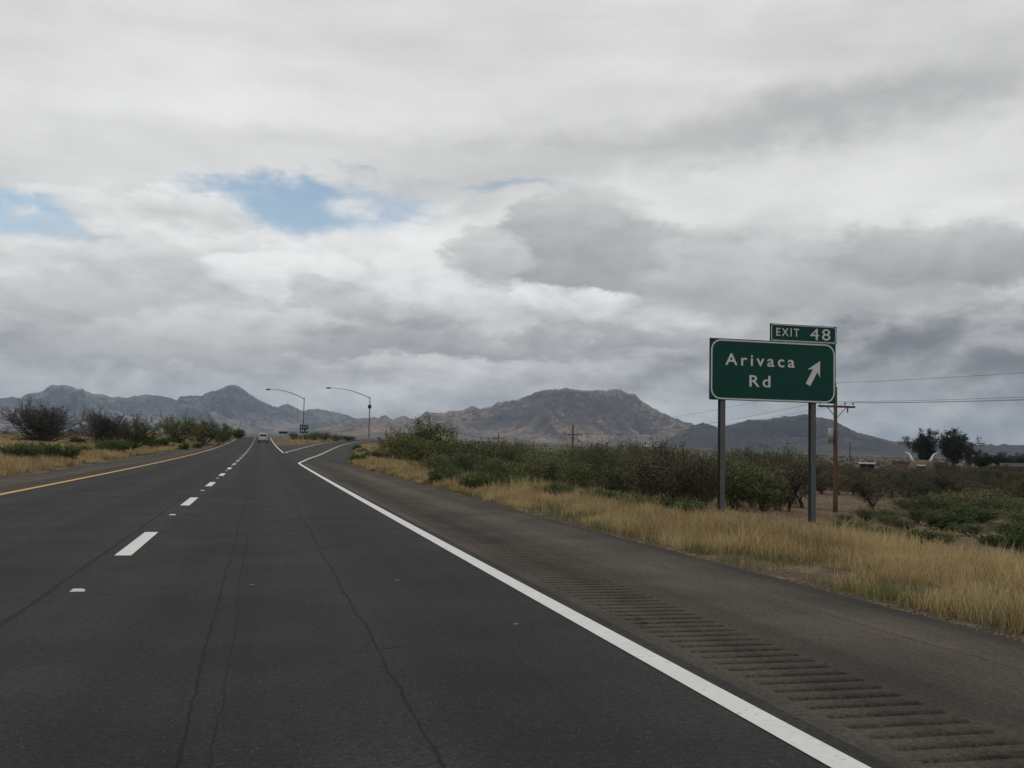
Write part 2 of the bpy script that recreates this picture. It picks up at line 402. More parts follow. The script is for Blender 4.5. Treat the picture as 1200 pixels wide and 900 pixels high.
m_rock_c = rock('dark_hill_rock', (.048, .040, .037), (.090, .072, .056), (.018, .018, .018), 1.2)
def leafy(name, a, b_, rough=.7, trans=.25):
    def f(t, b):
        at = t.new('ShaderNodeAttribute'); at.attribute_name = 'tint'
        oi = t.new('ShaderNodeObjectInfo').outputs['Random']
        c = t.mix(at.outputs['Fac'], a, b_)
        g = t.m('ADD', .66, t.m('MULTIPLY', oi, .72)); c = t.vm('MULTIPLY', c, t.comb(t.m('MULTIPLY', g, t.m('ADD', .92, t.m('MULTIPLY', oi, .14))), g, t.m('MULTIPLY', g, .97)))
        setp(t, b, c, rough, .25)
        tr = t.new('ShaderNodeBsdfTranslucent'); t.put(tr.inputs[0], c)
        mx = t.new('ShaderNodeMixShader'); mx.inputs[0].default_value = trans
        t.l.new(b.outputs[0], mx.inputs[1]); t.l.new(tr.outputs[0], mx.inputs[2])
        t.l.new(mx.outputs[0], t.n['Material Output'].inputs[0])
    return mat(name, f)
m_grass = leafy('dry_grass', (.26, .175, .082), (.64, .485, .26), .8, .3)
m_weed = leafy('roadside_weed', (.075, .082, .036), (.20, .19, .09), .8, .25)
m_olive = leafy('olive_leaves', (.062, .078, .026), (.195, .210, .078))
m_olive_dark = leafy('dark_olive_leaves', (.038, .040, .020), (.105, .100, .048))
m_brownl = leafy('brown_grey_leaves', (.066, .058, .036), (.150, .130, .078))
m_green = leafy('green_leaves', (.036, .060, .018), (.095, .135, .042))
m_dgreen = leafy('dark_tree_leaves', (.020, .028, .016), (.048, .060, .034))
m_twig = simple('grey_brown_bark', (.074, .068, .061), .9, .2, var=.5, scale=9)
m_twig2 = simple('dark_bark', (.055, .046, .038), .9, .2, var=.5, scale=9)
m_signg = simple('green_sign_sheeting', (.003, .048, .037), .6, .2, var=.18, scale=1.3, bstr=0)
m_signw = simple('white_sign_legend', (.56, .57, .56), .6, .3, var=.12, scale=2, bstr=0)
m_alu = simple('weathered_aluminium', (.30, .30, .30), .5, .4, .6, var=.3, scale=3)
m_post = simple('galvanised_steel', (.10, .105, .11), .55, .4, .5, var=.45, scale=2.2)
m_lamp = simple('lamp_pole_steel', (.13, .135, .14), .5, .4, .5, var=.3, scale=2)
m_wood = simple('weathered_pole_wood', (.098, .064, .042), .9, .2, var=.6, scale=2.5, bstr=.4)
m_wire = simple('wire_metal', (.05, .05, .05), .6, .3, .3, var=.1, bstr=0)
m_ceram = simple('insulator_ceramic', (.09, .07, .06), .3, .5, var=.1, bstr=0)
m_dark = simple('dark_fitting', (.025, .025, .025), .6, .3, var=.2, bstr=0)
m_stucco = simple('tan_stucco', (.13, .092, .068), .9, .2, var=.5, scale=.8)
m_horn = simple('white_plaster', (.72, .70, .64), .7, .3, var=.2, scale=2)
m_roofw = simple('pale_metal_roof', (.55, .55, .53), .5, .4, var=.2, scale=1)
m_glass = simple('dark_glass', (.015, .017, .02), .1, .5, var=.1, bstr=0)
m_gravel = simple('gravel_stone', (.16, .135, .11), .9, .2, var=.6, scale=30)
m_silver = simple('silver_car_paint', (.34, .37, .36), .35, .5, .3, var=.05, bstr=0)
m_tyre = simple('tyre_rubber', (.02, .02, .02), .85, .2, var=.2)
m_red = simple('red_lens', (.35, .02, .02), .25, .5, var=.1, bstr=0)

# ------------------------------------------------------------------ ground
def graded(a, b, n): return list(np.geomspace(a, b, n))
xs = sorted(set([-x for x in graded(31.5, 20000, 44)] + list(np.arange(-31, 46, .75)) + graded(46, 20000, 44)))
ss_ = sorted(set([-x for x in graded(61, 20000, 26)] + list(np.arange(-60, 320, 2.0)) + graded(321, 20000, 70)))
gx, gs = np.meshgrid(xs, ss_)
gz = ground(gx, gs, True)
nx, ns = len(xs), len(ss_)
idx = np.arange(nx*ns).reshape(ns, nx)
def grid_faces(idx): return np.stack([idx[:-1, :-1].ravel(), idx[:-1, 1:].ravel(), idx[1:, 1:].ravel(), idx[1:, :-1].ravel()], 1)
g = obj('ground', mesh_np('ground', np.stack([gx.ravel(), gs.ravel(), gz.ravel()], 1), grid_faces(idx), smooth=True), m_soil)
tag(g, kind='structure')

# ------------------------------------------------------------------ pavements
def strip(name, mat_, left, right, s0, s1, ds=2.0, cols=6, dz=0.0, parent=None, skirtL=False, skirtR=False, rough=0.0, seed=0):
    S = np.arange(s0, s1+.01, ds); k = len(S); V = []
    L = np.array([left(s) for s in S]); Rr = np.array([right(s) for s in S])
    if rough and skirtR: Rr = Rr + rough*(fbm(S*.9, S*0+seed, 4, seed)-.5)*2
    if rough and skirtL: L = L + rough*(fbm(S*.9, S*0+seed+7, 4, seed)-.5)*2
    cs = list(np.linspace(0, 1, cols+1))
    rows = []
    for c in cs: X = L+(Rr-L)*c; rows.append(np.stack([X, S, prof(S)+dz], 1))
    if skirtR: rows.append(np.stack([Rr+.06, S, prof(S)+dz-.12], 1))
    if skirtL: rows.insert(0, np.stack([L-.06, S, prof(S)+dz-.12], 1))
    V = np.stack(rows, 1).reshape(-1, 3); idx = np.arange(len(V)).reshape(k, len(rows))
    return obj(name, mesh_np(name, V, grid_faces(idx), smooth=False), mat_, parent)
hw = strip('highway', m_asphalt, lambda s: -5.62, lambda s: 2.46, -60, 340, cols=8); tag(hw, kind='structure')
RB0, RB1 = 2.60, 3.24
sh = strip('right_shoulder', m_shoulder, lambda s: RB1, lambda s: float(xe(s)), -60, 64, ds=.5, cols=4, skirtR=True, rough=.09, seed=3); tag(sh, kind='structure')
strip('shoulder_verge', m_shoulder, lambda s: 2.46, lambda s: RB0, -60, 64, cols=1, parent=sh)
lsh = strip('left_shoulder', m_shoulder, lambda s: float(xw(s)), lambda s: -5.62, -60, 340, ds=1.0, cols=3, skirtL=True, rough=.14, seed=9); tag(lsh, kind='structure')
# rumble strip: real troughs milled into the shoulder
pitch = .172; SS = []; ZZ = []
s = 1.0
while s < 64:
    if s < 40:
        for q, z in ((0, 0), (.063, 0), (.068, -.019), (.086, -.026), (.104, -.019), (.109, 0)): SS.append(s+q); ZZ.append(z)
        s += pitch
    else: SS.append(s); ZZ.append(0); s += 1.0
SS = np.array([-60.0]+SS+[64.0]); ZZ = np.array([0.0]+ZZ+[0.0])
rows = [np.stack([np.full_like(SS, x), SS, prof(SS)+ZZ*k_], 1) for x, k_ in ((RB0, 0), (RB0+.03, 1), ((RB0+RB1)/2, 1.1), (RB1-.03, 1), (RB1, 0))]
V = np.stack(rows, 1).reshape(-1, 3)
obj('rumble_strip', mesh_np('rumble_strip', V, grid_faces(np.arange(len(V)).reshape(len(SS), 5))), m_shoulder, sh)
# exit ramp with the paved gore
rp = strip('exit_ramp', m_ramp, lambda s: 2.46 if s < 168 else float(min(ramp_l(s)-1.0, 2.46+(s-168)*.5)) if s < 186 else float(ramp_l(s)-1.0), lambda s: float(xe(s)), 64, 320, ds=1.0, cols=8, skirtR=True, rough=.15, seed=5)
tag(rp, kind='structure')

def line_strip(name, mat_, path, width, parent, dz=.004):
    """painted line along a list of (x, s) points"""
    p = np.array(path, float); t = np.gradient(p, axis=0); t /= np.linalg.norm(t, axis=1)[:, None]
    n = np.stack([t[:, 1], -t[:, 0]], 1)*width/2
    A, B_ = p-n, p+n
    V = np.stack([np.c_[A, prof(A[:, 1])+dz], np.c_[B_, prof(B_[:, 1])+dz]], 1).reshape(-1, 3)
    return obj(name, mesh_np(name, V, grid_faces(np.arange(len(V)).reshape(-1, 2))), mat_, parent)
def along(x, s0, s1, ds=2.0): return [(x, s) for s in np.arange(s0, s1+.01, ds)]
line_strip('yellow_edge_line', m_yellow, along(XY, -60, 338), .155, hw)
line_strip('white_edge_line', m_white, along(XR, -60, 62) + [(float(ramp_r(s)), s) for s in (64.5, 70, 76, 82, 90, 100, 112, 125, 140, 155, 170, 185, 200, 215, 230, 250, 270)], .155, hw, .005)
line_strip('white_gore_line', m_white, [(XR, s) for s in np.arange(336, 107, -2.0)] + [(XR+.1, 107.2), (XR+.35, 108.6)] + [(float(ramp_l(s))+.0, s) for s in (112, 120, 130, 140, 155, 170, 183, 200, 215, 230, 250, 270)], .155, hw, .006)
for k in range(-3, 35):
    s0 = 11.65+9.144*k
    line_strip('lane_dash', m_white, along(XD, s0, s0+3.0, 1.0), .17, hw)
# raised pavement markers between the dashes
mk = MB().box((-.05, -.05, 0), (.05, .05, .018), .7)
mk_me = None
for k in range(-1, 10):
    s0 = 8.95+9.144*k
    if mk_me is None: o = mk.build('pavement_marker', m_white, hw); mk_me = o.data
    else: o = obj('pavement_marker', mk_me, None, hw)
    o.location = (XD-.01, s0, float(prof(s0))+.001)
    o.scale = (1.1, .8, .8)
for (x, s0, a) in ((-.03, 9.2, .3), (1.25, 9.4, -.2), (1.77, 7.0, .9)):
    o = MB().box((-.05, -.05, 0), (.05, .05, .018), .7).build('road_chip', m_gravel, hw); o.location = (x, s0, float(prof(s0))+.001); o.rotation_euler = (0, 0, a); o.scale = (.45, .3, .35)

# ------------------------------------------------------------------ mountains
def elev_h(px, py, D):
    d = ray(px, py); return EYE + D*d[2]/math.hypot(d[0], d[1])
def mountain(name, mat_, pts, D0, wander, front, back, nu, nv, seed, cell, jit, label):
    az = np.array([math.atan2(ray(x, y)[0], ray(x, y)[1]) for x, y in pts])
    el = np.array([ray(x, y)[2]/math.hypot(*ray(x, y)[:2]) for x, y in pts])
    U = np.linspace(az[0], az[-1], nu)
    E = np.interp(U, az, el)
    arc = U*D0
    D = D0 + wander*(fbm(arc/2600, arc*0+3, 3, seed)-.5)*2
    Hr = EYE + D*E + jit*(fbm(arc/(D0*.011), arc*0+1, 5, seed+40, ridged=True, pers=.6)-.62)*2
    v = np.concatenate([np.linspace(0, 1, nv)**.9, 1+np.linspace(.04, 1, nv//3)])
    UU, VV = np.meshgrid(U, v, indexing='ij')
    DD = D[:, None] + np.where(VV <= 1, (VV-1)*front, (VV-1)*back)
    Xm, Sm = DD*np.sin(UU), DD*np.cos(UU)
    wa = (fbm(Xm/1500, Sm/1500, 3, seed+5)-.5)*900
    a2 = (arc[:, None] + wa*(1.2-np.minimum(VV, 1)))
    spur = fbm(a2/cell, VV*.9+seed, 2, seed+9, ridged=True)
    spur2 = fbm(a2/(cell*.36)+3.3, VV*1.8+seed, 3, seed+19, ridged=True)
    f_ = np.clip(VV, 0, 1)
    pw = 3.0 - 2.1*spur - .9*(spur2-.45)
    sh_ = f_**np.clip(pw, .6, 3.4)
    b = np.clip((VV-1), 0, 1)
    sh_ = np.where(VV <= 1, sh_, 1-sst(b, 0, 1)*1.0)
    base = ground(Xm, Sm) - 25
    rw = (fbm(Xm/700, Sm/700, 3, seed+55)-.5)*1.2
    det = fbm(Xm/cell*3.2+rw, Sm/cell*3.2-rw, 6, seed+31, ridged=True, pers=.60)-.6
    rng_ = np.maximum(Hr[:, None]-base, 5)
    env = np.clip(f_*3, 0, 1)*np.clip((1-f_)*4.5+.035, 0, 1)*np.where(VV > 1, .05, 1)
    Z = base + rng_*sh_ + det*rng_*.55*env*np.clip(sh_*1.6+.15, 0, 1)
    Z = np.where(VV < 1, np.minimum(Z, EYE+DD*((Hr-EYE)/D)[:, None]*(.90+.099*f_)), Z)
    con = np.clip(.55 - det*1.3 - (spur2-.5)*.7 - (spur-.55)*.6 - .25*(1-f_), 0, 1)  # gully mask, higher in hollows, for their scrub and painted shade
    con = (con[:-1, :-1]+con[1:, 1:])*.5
    # ends taper into the ground
    V_ = np.stack([Xm.ravel(), Sm.ravel(), Z.ravel()], 1)
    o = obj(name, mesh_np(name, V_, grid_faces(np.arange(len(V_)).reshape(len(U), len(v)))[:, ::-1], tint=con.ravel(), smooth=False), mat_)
    tag(o, kind='structure'); o['label'] = label
    return o
far_pts = [(-560, 490), (-380, 476), (-240, 482), (-120, 470), (-50, 474), (0, 467), (12, 465.5), (24, 467), (29, 463), (51, 458), (59, 452), (69, 450.8), (80, 451), (96, 456.7), (117, 462), (133, 466), (157, 465), (173, 462), (197, 466), (207, 468.7), (211, 463), (232, 463), (237, 464.7), (248, 456.7), (257, 456), (269, 451), (276, 452), (283, 455), (301, 467), (320, 475.5), (324, 476.7), (337, 474), (348, 476.7), (356, 480.7), (367, 479), (388, 483), (409, 487), (430, 492), (470, 500), (540, 508)]
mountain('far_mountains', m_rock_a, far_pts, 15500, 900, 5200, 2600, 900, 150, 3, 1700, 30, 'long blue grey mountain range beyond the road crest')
mid_pts = [(330, 512), (372, 503), (395, 496), (409, 491), (417, 489.5), (436, 489), (444, 490), (452, 486.5), (461, 490.8), (473, 487), (487, 490.8), (500, 483), (516, 484.7), (527, 480.7), (543, 480), (553, 476), (564, 478), (580, 473.5), (588, 470), (607, 467), (623, 463), (628, 460), (644, 456.7), (668, 454), (681, 458), (697, 457), (711, 458.5), (721, 456), (743, 461.5), (751, 470), (767, 479), (783, 486.5), (799, 492.7), (812, 496.7), (830, 502), (860, 510), (910, 523)]
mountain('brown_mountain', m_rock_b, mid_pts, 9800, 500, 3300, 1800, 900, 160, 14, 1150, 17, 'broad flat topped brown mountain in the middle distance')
right_pts = [(770, 522), (795, 507), (811, 499.5), (824, 495.5), (840, 500.5), (853, 498.7), (877, 492), (904, 490.7), (931, 486.7), (947, 485), (957, 489), (973, 490), (987, 498.7), (1005, 506.7), (1027, 512), (1048, 517), (1072, 519.5), (1135, 520.7), (1146, 520.7), (1200, 521), (1280, 519), (1380, 515), (1500, 521), (1620, 530)]
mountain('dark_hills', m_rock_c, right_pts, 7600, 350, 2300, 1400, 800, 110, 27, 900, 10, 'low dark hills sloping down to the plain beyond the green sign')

# ------------------------------------------------------------------ haze
hz = MB().box((-20300, -20300, float(gz.min())-1), (20300, 20300, 1010))
def hazem():
    m = bpy.data.materials.new('haze_air'); m.use_nodes = True; t = NT(m.node_tree); t.n.clear()
    o = t.new('ShaderNodeOutputMaterial'); v = t.new('ShaderNodeVolumePrincipled')
    v.inputs['Color'].default_value = (.62, .79, 1.0, 1); v.inputs['Density'].default_value = 4.1e-5; v.inputs['Anisotropy'].default_value = .1
    t.l.new(v.outputs[0], o.inputs['Volume']); return m
tag(hz.build('haze', hazem()), 'thin pale blue haze over the desert plain', 'haze', kind='stuff')

# ------------------------------------------------------------------ road signs
SIGN_S = None
def plane_pt(px, py, s0):
    d = ray(px, py); k = s0/d[1]; return k*d[0], EYE+k*d[2]
SIGN_S = 29.6
def text_mesh(body, spacing=1.0, bold=0.0):
    cu = bpy.data.curves.new('legend_text', 'FONT'); cu.body = body; cu.space_character = spacing; cu.offset = bold; cu.extrude = .012
    cu.resolution_u = 4
    to = bpy.data.objects.new('legend_text', cu); COL.objects.link(to)
    bpy.context.view_layer.update()
    me = bpy.data.meshes.new_from_object(to.evaluated_get(bpy.context.evaluated_depsgraph_get()))
    bpy.data.objects.remove(to); bpy.data.curves.remove(cu)
    v = np.empty(len(me.vertices)*3, np.float32); me.vertices.foreach_get('co', v); v = v.reshape(-1, 3)
    return me, v
def place_text(body, x0, x1, zbase, cap, parent, name='letter', spacing=1.25, bold=.01, y=-.012):
    """flat lettering in the plane facing -Y, letter by letter, fitted between x0 and x1 on its baseline"""
    full = text_mesh(body, spacing, bold)[1]; lo, hi = full[:, 0].min(), full[:, 0].max()
    capu = text_mesh('E', 1, bold)[1][:, 1].max()
    for k, ch in enumerate(body):
        right = text_mesh(body[:k+1], spacing, bold)[1][:, 0].max()
        me, v = text_mesh(ch, 1, bold)
        xx = v[:, 0]-v[:, 0].max()+right
        nv = np.stack([x0+(xx-lo)/(hi-lo)*(x1-x0), y-v[:, 2]*.2, zbase+v[:, 1]/capu*cap], 1)
        me.vertices.foreach_set('co', nv.astype(np.float32).ravel()); me.update(); me.materials.clear()
        obj(name, me, m_signw, parent)
def rounded(x0, z0, x1, z1, r, n=6):
    pts = []
    for cx, cz, a0 in ((x1-r, z1-r, 0), (x0+r, z1-r, 90), (x0+r, z0+r, 180), (x1-r, z0+r, 270)):
        for k in range(n+1):
            a = math.radians(a0+90*k/n); pts.append((cx+r*math.cos(a), cz+r*math.sin(a)))
    return pts
def border(x0, z0, x1, z1, r, wd, parent, y=-.0135):
    A = rounded(x0, z0, x1, z1, r); B_ = rounded(x0+wd, z0+wd, x1-wd, z1-wd, max(r-wd, .01)); n = len(A)
    V = [(x, y, z) for x, z in A]+[(x, y, z) for x, z in B_]+[(x, y+.008, z) for x, z in A]+[(x, y+.008, z) for x, z in B_]
    Fc = []
    for k in range(n):
        j = (k+1) % n; Fc += [(k, j, n+j, n+k), (2*n+k, k, n+k+0, 3*n+k)[:0] or (2*n+k, 2*n+j, j, k), (n+k, n+j, 3*n+j, 3*n+k)]
    return MB().add(V, Fc).build('border', m_signw, parent)
def arrow(pts, parent, y=-.0135):
    n = len(pts); V = [(x, y, z) for x, z in pts]+[(x, y+.008, z) for x, z in pts]
    Fc = [tuple(range(n)), tuple(range(2*n-1, n-1, -1))]+[(k, (k+1) % n, n+(k+1) % n, n+k) for k in range(n)]
    return MB().add(V, Fc).build('arrow', m_signw, parent)
def ibeam(x, y0, z0, z1, w_=.165, d_=.20, t_=.016):
    b = MB()
    b.box((x-w_/2, y0, z0), (x+w_/2, y0+t_, z1)); b.box((x-w_/2, y0+d_-t_, z0), (x+w_/2, y0+d_, z1)); b.box((x-t_/2, y0+t_, z0), (x+t_/2, y0+d_-t_, z1))
    return b
xl, zt = plane_pt(831.6, 396.6, SIGN_S); xr, zt2 = plane_pt(979.3, 402.3, SIGN_S); _, zb = plane_pt(830.8, 468, SIGN_S); _, zb2 = plane_pt(979, 473.3, SIGN_S)
zt = (zt+zt2)/2; zb = (zb+zb2)/2
ex0, ez1 = plane_pt(902.3, 379.2, SIGN_S); ex1, _e = plane_pt(980.3, 382.8, SIGN_S); ez1 = (ez1+_e)/2
SW, SH = xr-xl, zt-zb
ox = (xl+xr)/2; gz0 = float(ground(ox, SIGN_S))
sg = empty('exit_sign', (ox, SIGN_S, gz0))
tag(sg, 'large green exit sign reading Arivaca Rd on two steel posts in the grass', 'road sign')
L_, R_, T_, B_ = xl-ox, xr-ox, zt-gz0, zb-gz0
MB().box((L_, 0, B_), (R_, .012, T_)).build('main_panel', m_signg, sg)
for z in (B_+.25*SH, B_+.75*SH): MB().box((L_+.05, .0125, z-.04), (R_-.05, .052, z+.04)).build('back_rail', m_alu, sg)
place_text('Arivaca', L_+.122*SW, L_+.668*SW, T_-.425*SH, .185*SH, sg, spacing=1.35, bold=.012, y=-.004)
place_text('Rd', L_+.31*SW, L_+.475*SW, T_-.765*SH, .185*SH, sg, spacing=1.3, bold=.012, y=-.004)
border(L_+.012*SW, B_+.012*SH, R_-.008*SW, T_-.016*SH, .17*SH, .010*SW, sg, -.0085)
# arrow, pointing up to the right
tx, tz = L_+.775*SW, T_-.70*SH; hx, hz_ = L_+.872*SW, T_-.30*SH
av = np.array([hx-tx, hz_-tz]); ln = np.linalg.norm(av); av /= ln; an = np.array([av[1], -av[0]])
def AP(a, n): return tuple(np.array([tx, tz])+av*a*ln+an*n)
hw_ = .046*SW; shw = .020*SW
arrow([AP(0, -shw), AP(.0, shw), AP(.60, shw), AP(.47, hw_+.012*SW), AP(1, 0), AP(.47, -hw_-.012*SW), AP(.60, -shw)][::1], sg, -.0085)
E0, E1 = ex0-ox, ex1-ox; EZ1 = ez1-gz0; EZ0 = T_+.01; EH = EZ1-EZ0; EW = E1-E0
MB().box((E0, .001, EZ0), (E1, .013, EZ1)).build('exit_number_panel', m_signg, sg)
place_text('EXIT', E0+.095*EW, E0+.435*EW, EZ0+.30*EH, .46*EH, sg, spacing=1.3, bold=.006, y=-.003)
place_text('48', E0+.60*EW, E0+.905*EW, EZ0+.165*EH, .66*EH, sg, spacing=1.2, bold=.002, y=-.003)
border(E0+.02*EW, EZ0+.01, E1-.012*EW, EZ1-.02, .16*EH, .009*EW, sg, -.0075)
for px in (848.2, 954.6):
    x, _ = plane_pt(px, 480, SIGN_S); zz = float(ground(x, SIGN_S))-.25-gz0
    ibeam(x-ox, .053, zz, T_-.06).build('post', m_post, sg)
for px in (915, 968):
    x, _ = plane_pt(px, 390, SIGN_S); MB().box((x-ox-.03, .014, B_+.6*SH), (x-ox+.03, .050, EZ1-.04)).build('panel_stiffener', m_alu, sg)

# small gore sign in the island, and the long low panel beyond it
def small_sign(px, py0, py1, pxl, pxr, s0, label, legend):
    x0, z1 = plane_pt(pxl, py0, s0); x1, z0 = plane_pt(pxr, py1, s0); cx = (x0+x1)/2; gz = float(ground(cx, s0))
    o = empty('gore_sign' if legend else 'guide_sign', (cx, s0, gz)); tag(o, label, 'road sign')
    a, b, c, d = x0-cx, x1-cx, z0-gz, z1-gz; wd, ht = b-a, d-c
    MB().box((a, 0, c), (b, .012, d)).build('panel', m_signg, o)
    border(a+.03, c+.03, b-.03, d-.03, .12, .035, o, -.0085)
    if legend:
        place_text('EXIT', a+.14*wd, b-.14*wd, c+.60*ht, .22*ht, o, y=-.004)
        place_text('48', a+.10*wd, a+.52*wd, c+.18*ht, .28*ht, o, y=-.004)
        ax, az_ = a+.64*wd, c+.16*ht; q = .30*ht
        arrow([(ax, az_), (ax+.10*q, az_-.10*q), (ax+.62*q, az_+.50*q), (ax+.85*q, az_+.25*q), (ax+.95*q, az_+1.0*q), (ax+.25*q, az_+.85*q), (ax+.48*q, az_+.62*q)][::1], o, -.0085)
    for x in (a+.2*wd, b-.2*wd): MB().box((x-.05, .013, -.3), (x+.05, .11, d-.05)).build('post', m_post, o)
    return o
small_sign(356, 497.3, 508.0, 351.2, 361.3, 196, 'small green gore sign reading EXIT 48 with an arrow', True)
small_sign(332, 505.2, 508.6, 326.5, 337.5, 262, 'long low blank green sign panel in the gore near the road crest', False)

# ------------------------------------------------------------------ street lights
def street_light(X, S, H, arm, rise, label, ball):
    z0 = float(ground(X, S)); o = empty('street_light', (X, S, z0)); tag(o, label, 'street light', 'tall street lights along the exit ramp')
    MB().lathe([(.19, -.2), (.19, .25), (.15, .3), (.12, H*.5), (.085, H)], 10).build('pole', m_lamp, o, True)
    MB().box((-.24, -.24, -.3), (.24, .24, .04)).build('base_plate', m_alu, o)
    MB().lathe([(.10, H-.05), (.11, H+.02), (.06, H+.12)], 10).build('pole_cap', m_lamp, o)
    n = 14; pts = []
    for k in range(n+1):
        q = k/n; pts.append((-arm*q, 0, H-.12+rise*(1-(1-q)**2.1)))
    MB().tube(pts, [.075-.035*k/n for k in range(n+1)], 8).build('arm', m_lamp, o, True)
    e = Vector(pts[-1])
    head = MB().tube([e+Vector((.05, 0, 0)), e+Vector((-.12, 0, -.01)), e+Vector((-.45, 0, -.03)), e+Vector((-.8, 0, -.04)), e+Vector((-.95, 0, -.03))], [.05, .10, .17, .15, .05], 10).build('lamp_head', m_lamp, o, True)
    MB().lathe([(.14, -.22), (.16, -.15), (.15, -.10)], 12, (e.x-.5, 0, e.z)).build('lens', m_alu, head)
    if ball:
        MB().lathe([(.05, -.40), (.24, -.36), (.34, -.15), (.34, .15), (.24, .36), (.05, .40)], 12, (0, 0, H-1.75)).build('round_fixture', m_dark, o, True)
    return o
street_light(20.3, 200, 9.15, 7.5, 1.75, 'tall street light with a dark round fixture below its long curved arm', True)
street_light(8.0, 206, 8.75, 6.5, 1.7, 'tall street light standing behind the small gore sign', False)

# ------------------------------------------------------------------ utility poles and wires
def utility_pole(X, S, top, label, full=True, rz=0.0):
    """top = height above sea of the pole head"""
    z0 = float(ground(X, S)); H = top-z0; o = empty('utility_pole', (X, S, z0), rz); tag(o, label, 'utility pole', 'wooden utility poles')
    MB().lathe([(.15, -.5), (.145, .5), (.125, H*.5), (.10, H)], 10).build('pole', m_wood, o, True)
    za = H-1.18
    MB().box((-1.2, -.175, za-.06), (1.2, -.085, za+.06)).build('crossarm', m_wood, o)
    for sx in (-1, 1): MB().tube([(sx*.62, -.13, za-.05), (sx*.06, -.12, za-.62)], .022, 6).build('brace', m_wood, o)
    tops = [(0, 0, H+.22)]
    for x in (-1.08, .55, 1.08):
        MB().lathe([(.012, .06), (.015, .13), (.05, .14), (.055, .18), (.035, .20), (.05, .22), (.03, .27)], 8, (x, -.13, za)).build('insulator', m_ceram, o)
        tops.append((x, -.13, za+.25))
    MB().lathe([(.012, -.02), (.02, .08), (.05, .10), (.05, .16), (.03, .22)], 8, (0, 0, H)).build('insulator', m_ceram, o)
    if full:
        MB().tube([(.72, -.13, za+.03), (.72, -.13, za-.35)], [.05, .045], 8).build('cutout_fuse', m_ceram, o)
        MB().lathe([(.03, -.42), (.15, -.40), (.16, .0), (.16, .38), (.13, .42), (.03, .44)], 12, (-.32, -.02, H-2.9)).build('transformer', m_alu, o, True)
    return [np.array([X, S, z0])+np.array(p)*1.0 for p in tops]
pz = at_depth(979, 60.0)
p1t = EYE + 60*(ray(981, 452.5)[2])
A1 = utility_pole(pz[0], pz[1], p1t, 'wooden utility pole with crossarm and transformer behind the large exit sign')
b2 = at_depth(670.5, 125.0); A2 = utility_pole(b2[0], b2[1], EYE+125*ray(670.5, 498)[2], 'wooden utility pole rising above the middle of the shrub thicket', False)
b3 = at_depth(584, 205.0); A3 = utility_pole(b3[0], b3[1], EYE+205*ray(584, 507)[2], 'distant wooden utility pole barely rising over the shrub thicket', False)
b4 = at_depth(996, 240.0); utility_pole(b4[0], b4[1], EYE+240*ray(996, 518)[2], 'distant thin utility pole on the plain beside the dark hills', False, 1.2)
A0 = [np.array([31.0, -18.0, 0.0]) + (p-np.array([pz[0], pz[1], 0])) + np.array([0, 0, .55]) for p in A1]
z00 = float(ground(31.0, -18.0))
utility_pole(31.0, -18.0, p1t+.55, 'wooden utility pole at the near end of the power lines along the road', False)
def wire(a, b, sag, label):
    n = 24; pts = []
    for k in range(n+1):
        q = k/n; p = a*(1-q)+b*q; pts.append((p[0], p[1], p[2]-sag*4*q*(1-q)))
    tag(MB().tube(pts, .008, 5).build('power_line', m_wire), label, 'power line', 'power lines between the utility poles')
for A_, B__, sg_, lb in ((A0, A1, .9, 'thin power line strung from the pole behind the exit sign along the road embankment'), (A1, A2, .8, 'thin power line strung from the pole behind the exit sign to the thicket pole'), (A2, A3, .9, 'thin power line strung between the two distant thicket poles')):
    for a, b in zip(A_, B__): wire(a, b, sg_, lb)

# ------------------------------------------------------------------ plants
def seg_mesh(segs, n=3):
    A = np.array([s_[0] for s_ in segs]); B2 = np.array([s_[1] for s_ in segs]); ra = np.array([s_[2] for s_ in segs]); rb = np.array([s_[3] for s_ in segs])
    t = B2-A; t /= np.maximum(np.linalg.norm(t, axis=1)[:, None], 1e-6)
    ref = np.where(np.abs(t[:, 2:3]) < .9, [[0, 0, 1.]], [[1., 0, 0]])
    u = np.cross(t, ref); u /= np.linalg.norm(u, axis=1)[:, None]; v = np.cross(t, u)
    V = []
    for base, r in ((A, ra), (B2, rb)):
        for k in range(n):
            a = 2*math.pi*k/n; V.append(base+(u*math.cos(a)+v*math.sin(a))*r[:, None])
    V = np.stack(V, 1).reshape(-1, 3); N = len(segs); o = (np.arange(N)*2*n)[:, None]
    T = []
    for k in range(n):
        j = (k+1) % n; T.append(o+np.array([[k, j, n+j, n+k]]))
    return V, np.concatenate(T)
def leaf_mesh(C, size, rng, flat=.0, asp=.5):
    n = len(C)
    a = rng.normal(size=(n, 3)); a /= np.linalg.norm(a, axis=1)[:, None]
    b = rng.normal(size=(n, 3)); b[:, 2] += flat; b -= a*(a*b).sum(1)[:, None]; b /= np.linalg.norm(b, axis=1)[:, None]
    s_ = size*rng.uniform(.6, 1.4, n)[:, None]
    V = np.stack([C-a*s_, C+b*s_*asp, C+a*s_, C-b*s_*asp], 1).reshape(-1, 3)
    T = (np.arange(n)*4)[:, None]+np.array([[0, 1, 2, 3]]); return V, T
